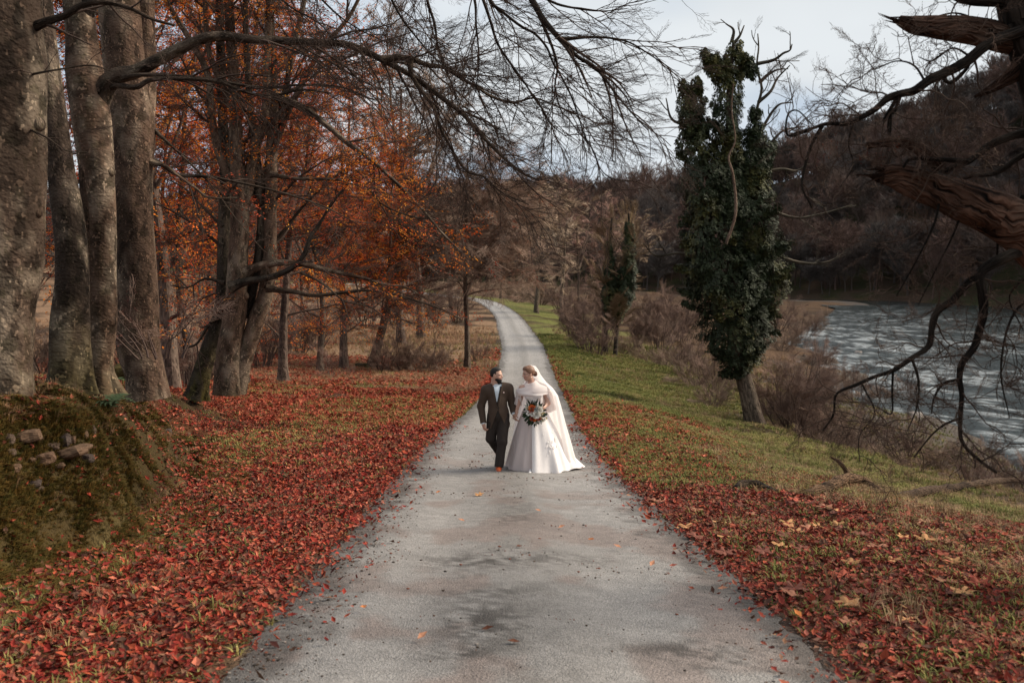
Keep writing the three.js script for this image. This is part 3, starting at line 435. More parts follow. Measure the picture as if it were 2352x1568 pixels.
// the many-stemmed beech further along
{
  const d = 26, t = placed('beech_tree', P(530, 892, d), 'many-stemmed beech with pale leaning stems and rust leaves', 'tree', 'beeches on the bank');
  const S = (rows, r, seed, o = {}) => bigTrunk(t, rows.map((q, i) => [q[0], q[1], lerp(r[0], r[1], i / (rows.length - 1)), q[2] ?? 0]), d + (o.dd ?? 0), seed, { name: 'stem', lumps: 0.08, lichen: 0.8, flare: 0.6, lobes: 3, moss: 0.8, mossH: 1.1, ...o });
  const stems = [
    S([[522, 905], [522, 850], [526, 797], [540, 712], [544, 644], [547, 576], [551, 508], [549, 442], [545, 374], [541, 306], [538, 200], [530, 100], [524, 0], [510, -200]], [0.36, 0.1], 61, { knots: [[560, 556, 0.1, 0.6], [566, 680, 0.12, 0.5]] }),
    S([[545, 902], [552, 850], [563, 814], [590, 729], [607, 685], [617, 627], [621, 576], [620, 508], [622, 442], [624, 340], [627, 240], [626, 170], [619, 0], [615, -200]], [0.26, 0.1], 62, { dd: 0.15, knots: [[600, 720, 0.12, 0.9]] }),
    S([[448, 915], [458, 875], [468, 840], [480, 800], [500, 745], [510, 690], [513, 600], [514, 508], [517, 400], [510, 250], [505, 80], [500, -150]], [0.26, 0.1], 63, { dd: 0.5, base: rgb(0.09, 0.07, 0.055), lichen: 0.3, moss: 1, mossH: 2 }),
    S([[560, 470], [572, 420], [585, 340], [603, 289], [611, 238], [612, 170], [616, 68], [622, -100]], [0.16, 0.07], 64, { dd: 0, flare: 0, moss: 0 }),
    S([[535, 430], [517, 391], [500, 340], [486, 272], [476, 170], [442, 102], [391, 17], [340, -100]], [0.12, 0.05], 65, { flare: 0, moss: 0 }),
    S([[592, 470], [590, 380], [575, 250], [566, 120], [560, -100]], [0.12, 0.06], 66, { flare: 0, moss: 0, dd: 0.2, base: rgb(0.12, 0.09, 0.07) }),
    S([[566, 730], [580, 660], [592, 600], [600, 520], [604, 420], [640, 300], [660, 180], [690, 40], [720, -100]], [0.15, 0.06], 67, { flare: 0, moss: 0, dd: 0.3, base: rgb(0.12, 0.09, 0.07) }),
    S([[548, 330], [520, 220], [480, 120], [470, 0], [465, -100]], [0.1, 0.05], 68, { flare: 0, moss: 0 }),
    S([[625, 350], [660, 260], [700, 180], [740, 110], [800, 40], [850, -60]], [0.09, 0.04], 69, { flare: 0, moss: 0 })];
  const L = [
    limb(t, [[560, 628], [598, 610], [646, 603], [697, 607], [748, 620], [797, 630], [838, 640], [889, 654], [930, 659], [985, 690]], 0.115, 0.02, 71, 25.6, { base: beechTone, lichen: 0.9 }),
    limb(t, [[528, 660], [561, 647], [629, 634], [673, 613], [697, 586], [714, 542], [731, 518], [760, 470], [800, 420]], 0.11, 0.03, 72, 25.4, { base: rgb(0.07, 0.055, 0.045) }),
    limb(t, [[612, 662], [680, 671], [714, 678], [800, 671], [838, 667], [923, 681], [1025, 715], [1060, 735]], 0.075, 0.014, 73, 25.8),
    limb(t, [[690, 625], [740, 650], [790, 690], [850, 705], [900, 740]], 0.04, 0.01, 74, 25.5, { lichen: 0.9 }),
    limb(t, [[628, 220], [700, 250], [753, 290], [800, 330], [850, 365], [900, 410], [960, 470], [1020, 540], [1060, 580]], 0.1, 0.02, 75, 25.5, { lichen: 0.7 }),
    limb(t, [[620, 400], [680, 410], [760, 412], [830, 420], [880, 470], [960, 500], [1000, 500]], 0.06, 0.012, 76, 25.7), limb(t, [[515, 650], [470, 640], [430, 660], [390, 655]], 0.05, 0.012, 77, 26), limb(t, [[515, 720], [480, 745], [450, 790], [420, 800]], 0.06, 0.02, 78, 26.2, { base: rgb(0.05, 0.04, 0.03) }),
    limb(t, [[625, 560], [660, 520], [690, 480], [730, 440], [790, 390], [860, 330]], 0.06, 0.015, 79, 26.4), limb(t, [[510, 520], [460, 470], [420, 430], [380, 410]], 0.04, 0.012, 80, 26), limb(t, [[540, 380], [580, 300], [640, 250], [700, 130], [760, 60]], 0.05, 0.012, 81, 26.3)];
  const T = { rnd: mulberry(61), gb: new GB(), sprays: [] };
  const R = { n: [1.3, 2.4, 2.4], len: [2.6, 1.2, 0.6], rmin: [0.013, 0.008, 0.0055], rmax: [0.05, 0.02, 0.01], wig: 0.34, trop: [0.0, 0, 0], spray: 0.7, color: boughColor, flat: 0.7, dens: 0.5, ang: 0.9 };
  for (const s of stems) ramify(T, s.slice(Math.floor(s.length * 0.45)), 0.1, 0.04, { ...R, t0: 0, bias: V(0.3, 0.2, 0), n: [1.15, 2.3, 2.4] });
  for (const l of L) ramify(T, l, 0.08, 0.02, { ...R, t0: 0.35, n: [1.5, 2.2, 2.4], len: [1.6, 0.8, 0.45], bias: V(0.5, 0, 0) });
  part('branches', T.gb.geo(), M.bough, t, 'stuff'); addSprays(t, 'twigs', TWIG.mid, M.bough, T.sprays, T.rnd, twigTone(0.085, 0.052, 0.04));
  const lv = T.sprays.filter((s) => T.rnd() < 0.9 * sstep(0.34, 0.5, fbm(s.p.x * 0.35, s.p.y * 0.35, s.p.z * 0.35, 2)));
  addSprays(t, 'leaves', LEAFS, M.thin, lv.flatMap((s) => [s, { ...s, p: s.p.clone().add(V(T.rnd() - 0.5, (T.rnd() - 0.5) * 0.4, T.rnd() - 0.5)) }, { ...s, p: s.p.clone().add(V(T.rnd() - 0.5, (T.rnd() - 0.5) * 0.4, T.rnd() - 0.5)) }]), T.rnd, (s, r) => pick(r, AUTUMN).clone().multiplyScalar(0.7 + 0.5 * r()));
  console.log('beech5', T.sprays.length, lv.length, T.gb.i.length / 3);
}
function hit(px, py) { let d = 3; for (let k = 0; k < 4000; k++) { const p = P(px, py, d); if (p.y <= H(p.x, d)) return p; d += 0.02 + d * 0.0025; } return P(px, py, d); }
// ------------------------------------------------------------------ grown trees, one of each kind, then copies
function treeThing(name, g, o, label, cat, group) {
  const t = thing(name, label, cat, group); const rnd = mulberry(o.seed ?? 9);
  part('trunk', g.trunk, o.mat ?? M.rough, t); part('branches', g.branches, M.bough, t, 'stuff');
  addSprays(t, 'twigs', o.twig, M.bough, g.sprays, rnd, o.twigC);
  if (o.leaves) addSprays(t, 'leaves', LEAFS, M.thin, g.sprays.filter((s) => rnd() < o.leaves && (!o.leafIn || o.leafIn(s.p))).flatMap((s) => Array.from({ length: o.leafN ?? 1 }, (_, k) => ({ p: s.p.clone().add(V((rnd() - 0.5) * k, (rnd() - 0.5) * 0.5 * k, (rnd() - 0.5) * k)), dir: s.dir, s: s.s * (o.leafS ?? 1) }))), rnd, o.leafC);
  return t;
}
function copyTo(proto, p, turn, s, label, group) {
  let t = proto; if (proto.userData.spent) { t = proto.clone(); delete t.userData.spent; t.name = numbered(proto.userData.base); scene.add(t); } else { proto.userData.base = proto.name; proto.userData.spent = true; }
  t.position.copy(p); t.rotation.y = turn; t.scale.setScalar(s); if (label) t.userData.label = label; if (group) t.userData.group = group; return t;
}
const barkDark = barkTone(rgb(0.10, 0.075, 0.06), 0.35, null, 5), barkMid = barkTone(rgb(0.15, 0.105, 0.085), 0.3, null, 6), barkPale = barkTone(rgb(0.20, 0.155, 0.12), 0.4, null, 7);
const orange = (s, r) => pick(r, AUTUMN).clone().multiplyScalar(0.75 + 0.5 * r()), russet = (s, r) => pick(r, RUSSET).clone().multiplyScalar(0.7 + 0.6 * r());
{
  const dome = (t) => 0.45 + 0.75 * Math.sin(Math.PI * clamp((t - 0.05) / 0.97)) ;
  const ram = { prof: dome, n: [0.85, 1.4, 1.8], len: [4.2, 1.9, 0.9], rmin: [0.02, 0.013, 0.008], rmax: [0.07, 0.03, 0.014], wig: 0.3, trop: [0.02, 0, 0], spray: 0.9, color: tone(0.085, 0.06, 0.047), flat: 0.6, dens: 0.6, ang: 1.05, fall: 0.55, t0: 0.16 };
  const A = treeThing('leafy_beech_tree', growTree(201, { h: 15, r: 0.26, bend: 0.16, color: barkMid, ram, forks: 1, fork: 2 }), { twig: TWIG.mid, twigC: twigTone(0.09, 0.055, 0.042), leaves: 1, leafC: orange, leafS: 1.2, leafN: 4, seed: 3 }, 'x', 'tree');
  const B = treeThing('leafy_beech_tree', growTree(203, { h: 13, r: 0.2, bend: 0.22, color: barkDark, ram: { ...ram, len: [3.8, 1.7, 0.9] }, forks: 1, fork: 1 }), { twig: TWIG.mid, twigC: twigTone(0.085, 0.05, 0.04), leaves: 0.85, leafC: russet, leafS: 1.15, leafN: 3, seed: 5 }, 'x', 'tree');
  const spots = [
    [A, 392, 31, 0.2, 1.0, 'rust-leaved beech with a dark stem just behind the thick speckled trunk'], [B, 440, 38, 2.1, 1.0, 'dark-stemmed red-leaved beech behind the many-stemmed beech'],
    [A, 300, 36, 4.0, 1.0, 'rust-leaved beech glimpsed between the pale fluted trunk and the thick speckled one'], [B, 70, 30, 1.0, 1.0, 'red-leaved beech showing in the gap beside the leftmost trunk'],
    [A, 650, 48, 3.0, 0.9, 'orange beech in the wood to the right of the leaning pale stem'], [B, 735, 58, 5.0, 1.0, 'red-leaved beech behind the low sweeping limbs'],
    [A, 790, 62, 1.4, 1.0, 'small glowing orange beech beside the leaning roadside tree'], [B, 560, 46, 0.7, 1.15, 'tall red-leaved beech straight behind the many-stemmed beech'],
    [A, 480, 55, 2.6, 1.1, 'tall orange beech deep in the wood between two pale trunks'], [B, 350, 60, 3.6, 1.2, 'tall dark beech deepest in the wood beyond the thick trunk']];
  for (const [pr, px, d, turn, s, label] of spots) copyTo(pr, onGround(px, d), turn, s, label, 'leafy beeches in the wood');
  // bare trees of the valley floor
  const ramB = { prof: dome,  n: [0.75, 1.3, 1.7], len: [5.2, 2.4, 1.2], rmin: [0.028, 0.02, 0.013], rmax: [0.09, 0.04, 0.02], wig: 0.34, trop: [0.07, 0.03, 0], spray: 1.15, color: tone(0.16, 0.115, 0.09), flat: 0.2, dens: 0.42, ang: 0.8, fall: 0.5, t0: 0.3 };
  const C = treeThing('bare_tree', growTree(211, { h: 18, r: 0.3, bend: 0.12, color: barkMid, ram: ramB, forks: 1, fork: 2 }), { twig: TWIG.far, twigC: twigTone(0.25, 0.175, 0.135), seed: 7 }, 'x', 'tree');
  const D = treeThing('bare_tree', growTree(214, { h: 12, r: 0.26, bend: 0.22, color: barkPale, ram: { ...ramB, len: [4.6, 2.1, 1.1], t0: 0.12, trop: [0.0, 0, 0] }, forks: 1, fork: 3 }), { twig: TWIG.far, twigC: twigTone(0.40, 0.29, 0.205), seed: 8 }, 'x', 'tree');
  const E = treeThing('bare_tree', growTree(217, { h: 11, r: 0.2, bend: 0.2, color: barkMid, ram: { ...ramB, len: [4.2, 2.0, 1.1], t0: 0.1 }, forks: 1, fork: 3 }), { twig: TWIG.far, twigC: twigTone(0.28, 0.165, 0.135), seed: 12 }, 'x', 'tree');
  const bare = [
    [C, 921, 84, 0, 1.2, 'tall bare tree with a straight trunk behind the leaning roadside tree'], [C, 966, 92, 2, 1.15, 'tall bare tree close beside the straightest one behind the lane'], [D, 1232, 150, 1, 1.3, 'pale wide bare tree above the bend of the lane'],
    [D, 1290, 135, 3, 1.15, 'pale twisted bare tree beyond the green verge at the bend'], [C, 1150, 230, 4, 1.0, 'bare tree behind the place where the lane disappears'], [E, 1330, 150, 1, 1.3, 'purplish bare alder at the foot of the far wood'], [E, 1385, 168, 4, 1.2, 'purplish bare alder nearest the river in the valley'],
    [E, 1200, 235, 2, 1.5, 'reddish bare tree farthest back above the lane'], [D, 1035, 150, 5, 1.1, 'pale bare tree left of the bend, behind the slim tree'], [E, 860, 120, 0.5, 1.2, 'reddish bare tree beyond the rough grass field'], 
    [E, 690, 95, 3.3, 1.1, 'reddish bare tree at the wood edge behind the field'],
     [E, 960, 150, 2.7, 1.3, 'reddish bare tree far behind the roadside tree'], [D, 1440, 190, 0.3, 1.2, 'pale bare tree behind the small ivy tree']];
  for (const [pr, px, d, turn, s, label] of bare) copyTo(pr, onGround(px, d), turn, s, label, 'bare trees of the valley floor');
}
// the two roadside trees left of the lane
{
  const ram = { n: [1.6, 2.2, 2.4], len: [4.2, 1.9, 0.9], rmin: [0.022, 0.014, 0.01], rmax: [0.08, 0.03, 0.015], wig: 0.32, trop: [0.0, 0, 0], spray: 1.0, color: tone(0.12, 0.08, 0.062), flat: 0.45, dens: 0.5, ang: 1.1, fall: 0.45, t0: 0.28 };
  const f = treeThing('roadside_tree', growTree(221, { h: 12.5, r: 0.31, bend: 0.1, lean: [0.3, 0.05], color: barkTone(rgb(0.12, 0.085, 0.065), 0.5, null, 9), ram, forks: 1, fork: 2 }), { twig: TWIG.mid, twigC: twigTone(0.10, 0.06, 0.045), leaves: 0.75, leafC: orange, leafS: 1.2, leafN: 4, leafIn: (p) => p.x < 2.6, seed: 13, mat: M.rough }, 'leaning rough-barked tree with orange leaves and ivy at its foot', 'tree');
  f.position.copy(onGround(851, 64));
  const g = treeThing('roadside_tree', growTree(226, { h: 14, r: 0.21, bend: 0.07, color: barkTone(rgb(0.17, 0.125, 0.10), 0.6, null, 10), ram: { ...ram, len: [5.0, 2.2, 1.0], n: [1.8, 2.1, 2.3], spray: 1.15, t0: 0.34, trop: [0.0, 0, 0] }, forks: 1, fork: 2 }), { twig: TWIG.mid, twigC: twigTone(0.30, 0.205, 0.155), leaves: 0.14, leafC: russet, seed: 14, mat: M.beech }, 'slim straight tree with bare spreading twigs standing close to the lane', 'tree');
  g.position.copy(onGround(1073, 66)); 
}
// ------------------------------------------------------------------ ivy
const IVYCLUMP = [1, 2].map((s) => { const rnd = mulberry(300 + s), gb = new GB(); for (let i = 0; i < 9; i++) leafInto(gb, V((rnd() - 0.5) * 0.8, (rnd() - 0.5) * 0.8, (rnd() - 0.3) * 0.5), V(rnd() - 0.5, -0.8 - rnd() * 0.4, 0.35 + rnd() * 0.5), V(rnd() - 0.5, 0.6, 1), 0.36 * (0.7 + 0.6 * rnd()), 0.3, 0.1); return gb.geo(); });
const ivyMat = new THREE.MeshPhysicalMaterial({ vertexColors: true, roughness: 0.6, specularIntensity: 0.5, side: THREE.DoubleSide });
function ivyOn(tree, chains, n, size, rnd, seed) {     // chains: lists of [point, radius]
  const items = [[], []], segs = []; let tot = 0;
  for (const ch of chains) for (let k = 1; k < ch.length; k++) { const w = ch[k][0].distanceTo(ch[k - 1][0]) * (ch[k][1] + ch[k - 1][1]); tot += w; segs.push([ch[k - 1], ch[k], tot]); }
  for (let i = 0; i < n; i++) {
    const r0 = rnd() * tot, s = segs.find((q) => q[2] >= r0) ?? segs[0], t = rnd(), c = s[0][0].clone().lerp(s[1][0], t), R = lerp(s[0][1], s[1][1], t), ax = s[1][0].clone().sub(s[0][0]).normalize();
    const o = V(rnd() - 0.5, rnd() - 0.5, rnd() - 0.5); o.addScaledVector(ax, -o.dot(ax)).normalize(); const l = 0.22 + 1.1 * noise3(c.x * 1.3 + o.x * 1.5 + seed, c.y * 1.2, c.z * 1.3 + o.z * 1.5) + 0.5 * noise3(c.x * 3 + o.x * 4, c.y * 3, c.z * 3 + o.z * 4); const p = c.addScaledVector(o, R * l * (0.72 + 0.36 * Math.sqrt(rnd())));
    const up = V(0, 1, 0).addScaledVector(o, -o.y * 0.6).normalize(), x = V(0, 0, 0).crossVectors(up, o).normalize(), sz = size * (0.45 + 1.1 * rnd() ** 2), y = V(0, 0, 0).crossVectors(o, x);
    const young = noise3(p.x * 0.9, p.y * 0.7, p.z * 0.9 + 4);
    items[i % 2].push({ m: new THREE.Matrix4().makeBasis(x.multiplyScalar(sz), y.multiplyScalar(sz), o.clone().multiplyScalar(sz)).setPosition(p), c: rgb(0.020, 0.027, 0.010).lerp(rgb(0.075, 0.066, 0.016), sstep(0.5, 0.75, young) * rnd()).multiplyScalar(0.6 + 0.8 * rnd()) });
  }
  IVYCLUMP.forEach((g, k) => instanced('ivy', g, ivyMat, items[k], tree));
}
{
  const d = 46, foot = onGround(1737, d), t = placed('ivy_covered_tree', foot, 'tall dead-topped tree smothered in dark ivy above the river bank', 'tree'), rnd = mulberry(71);
  const dy = (P(1735, 973, d).y - foot.y), lift = (p) => { p.y -= dy * clamp((P(0, 850, d).y - p.y) / (P(0, 850, d).y - P(0, 973, d).y)); return p; };
  const tr = new GB(), bark = barkTone(rgb(0.13, 0.095, 0.075), 0.4, null, 11);
  tr.tube(smooth([[1738, 985], [1727, 940], [1712, 880], [1692, 797], [1685, 700], [1682, 560], [1680, 430], [1676, 300], [1676, 180], [1686, 95]].map((r) => lift(P(r[0], r[1], d))), 40), (k) => lerp(0.47, 0.07, k), 14, { shape: trunkShape(5, 0.08, 0.3, 3, foot.y), color: bark });
  part('trunk', tr.geo(), M.rough, t);
  const gb = new GB(), dead = barkTone(rgb(0.055, 0.047, 0.036), 0.2, null, 12), T = { rnd, gb, sprays: [] };
  const lim = (rows, r0, r1, tw = true) => { const p = smooth(pix(rows, d), rows.length * 4); gb.tube(p, (k) => lerp(r0, r1, k), 6, { color: dead }); if (tw) ramify(T, p, r0 * 0.6, r1, { n: [0.9, 1.2], len: [1.3, 0.6], rmin: [0.03, 0.018], wig: 0.5, trop: [0.06, 0.05], spray: 0.6, color: dead, flat: 0, dens: 0.35, t0: 0.3, ang: 0.8 }); };
  lim([[1670, 540], [1640, 450], [1612, 360], [1590, 280], [1575, 195]], 0.22, 0.05, false);
  for (const r of [[[1715, 430], [1728, 350], [1739, 252], [1750, 202], [1739, 155], [1743, 108], [1741, 77]], [[1741, 146], [1779, 137], [1800, 122], [1815, 115], [1820, 101]], [[1745, 190], [1764, 172], [1786, 160], [1811, 158]], [[1742, 235], [1771, 209], [1786, 180], [1815, 150]], [[1730, 350], [1760, 280], [1790, 240], [1822, 235]], [[1681, 97], [1685, 68], [1667, 54]], [[1685, 100], [1699, 83], [1710, 58]], [[1676, 180], [1640, 140], [1620, 120]], [[1738, 160], [1710, 130], [1690, 130]], [[1600, 290], [1545, 275], [1530, 225]], [[1765, 392], [1800, 388], [1829, 392], [1850, 380]], [[1600, 590], [1560, 581], [1505, 586], [1478, 558]], [[1760, 480], [1830, 500], [1890, 490], [1960, 470]], [[1772, 560], [1800, 590], [1860, 605], [1910, 598], [1950, 570]], [[1720, 400], [1770, 330], [1800, 300], [1850, 290]]]) lim(r, 0.09, 0.025);
  part('dead_branches', gb.geo(), M.bough, t, 'stuff'); addSprays(t, 'twigs', TWIG.mid, M.bough, T.sprays, rnd, twigTone(0.06, 0.05, 0.038));
  const pale = new GB(); pale.tube(smooth(pix([[1668, 560], [1690, 490], [1684, 400], [1674, 360], [1689, 325], [1681, 252], [1685, 191]], d - 1.6), 24), (k) => lerp(0.07, 0.02, k), 8, { shape: trunkShape(3, 0.1, 0, 2, -99), color: barkTone(rgb(0.24, 0.16, 0.12), 0.3, null, 3) }); part('dead_branch', pale.geo(), M.rough, t, null, 'pale bare dead branch in front of the ivy');
  const ch = (rows) => rows.map((r) => [lift(P(r[0], r[1], d + (r[3] ?? 0))), r[2]]);
  ivyOn(t, [ch([[1573, 195, 0.2], [1580, 260, 0.42], [1590, 320, 0.6], [1612, 380, 0.85], [1632, 450, 1.05], [1650, 540, 1.2]]), ch([[1598, 200, 0.2], [1596, 260, 0.4], [1600, 320, 0.5]]), ch([[1688, 100, 0.22], [1678, 150, 0.42], [1672, 220, 0.55], [1672, 300, 0.62], [1676, 390, 0.75], [1690, 500, 1.1]]), ch([[1622, 125, 0.2], [1640, 150, 0.3], [1662, 180, 0.4]]), ch([[1738, 250, 0.16], [1733, 300, 0.3], [1722, 360, 0.5], [1722, 430, 0.75], [1730, 520, 1.1]]), ch([[1700, 130, 0.2], [1715, 155, 0.25], [1735, 175, 0.15]]),
    ch([[1645, 540, 1.3], [1660, 620, 1.65], [1675, 700, 1.65], [1690, 770, 1.35], [1690, 830, 0.8], [1680, 865, 0.3]]), ch([[1735, 520, 1.0], [1745, 600, 1.05], [1742, 680, 1.0], [1730, 760, 0.8], [1725, 830, 0.4]]), ch([[1760, 330, 0.3], [1748, 380, 0.4], [1735, 430, 0.5]])].flatMap((c) => { const out = [c.map(([p, r]) => [p, r * 0.92])]; for (let i = 0; i < 24; i++) { const k = 1 + Math.floor(rnd() * (c.length - 1)), u = rnd(), p = c[k - 1][0].clone().lerp(c[k][0], u), r = lerp(c[k - 1][1], c[k][1], u), a = rnd() * 6.283, o = V(Math.cos(a), -0.15 + 0.5 * rnd(), Math.sin(a)), s = p.clone().addScaledVector(o, r * 0.7), e = p.clone().addScaledVector(o, r * (1.05 + 0.55 * rnd())).add(V(0, -0.3 + 0.8 * rnd(), 0)); out.push([[s, 0.2], [e, 0.05]]); } return out; }), 36000, 0.22, rnd, 1);
}
{
  const d = 84, foot = onGround(1392, d), t = placed('ivy_covered_tree', foot, 'small two-stemmed ivy-clad tree among bare scrub right of the lane', 'tree'), rnd = mulberry(73), gb = new GB(), tg = new GB(), bk = barkTone(rgb(0.06, 0.05, 0.04), 0.2, null, 2), T = { rnd, gb, sprays: [] };
  const dy = P(0, 824, d).y - foot.y, at = (r) => { const p = P(r[0], r[1], d); p.y -= dy * clamp((r[1] - 600) / 224); return p; };
  const a = smooth([[1389, 832], [1389, 780], [1396, 700], [1400, 620], [1402, 550], [1406, 500]].map(at), 20), b = smooth([[1413, 830], [1416, 780], [1425, 700], [1440, 600], [1446, 540], [1444, 490]].map(at), 20);
  tg.tube(a, (k) => lerp(0.3, 0.08, k), 10, { color: bk }); tg.tube(b, (k) => lerp(0.2, 0.08, k), 10, { color: bk }); part('trunk', tg.geo(), M.rough, t);
  for (const q of [a, b]) ramify(T, q, 0.15, 0.05, { n: [1.6, 2], len: [2.6, 1.2], rmin: [0.025, 0.016], wig: 0.4, trop: [0.1, 0.06], spray: 1.0, color: tone(0.17, 0.12, 0.075), flat: 0, dens: 0.8, t0: 0.1, ang: 0.8 });
  for (let k = 0; k < 12; k++) { const p = [at([1436 + rnd() * 16, 545])], dr = V((rnd() - 0.5) * 0.9, 1, (rnd() - 0.5) * 0.6).normalize(), q = p[0].clone(); for (let s = 0; s < 5; s++) { dr.x += (rnd() - 0.5) * 0.3; q.addScaledVector(dr.normalize(), 0.55); p.push(q.clone()); } gb.tube(p, (x) => 0.035 * (1 - 0.6 * x), 4, { color: tone(0.26, 0.18, 0.10), cap: false }); T.sprays.push({ p: p[4], dir: dr.clone(), s: 1.0 }); }
  part('branches', gb.geo(), M.bough, t, 'stuff'); addSprays(t, 'twigs', TWIG.far, M.bough, T.sprays, rnd, twigTone(0.18, 0.12, 0.075));
  const ch = (rows) => rows.map((r) => [at(r), r[2]]);
  ivyOn(t, [ch([[1398, 556, 0.15], [1400, 600, 0.35], [1400, 660, 0.5], [1404, 710, 0.55], [1398, 760, 0.3]]), ch([[1444, 512, 0.2], [1446, 560, 0.45], [1440, 620, 0.6], [1438, 670, 0.65], [1425, 710, 0.5], [1415, 745, 0.3]])], 5000, 0.32, rnd, 4);
}
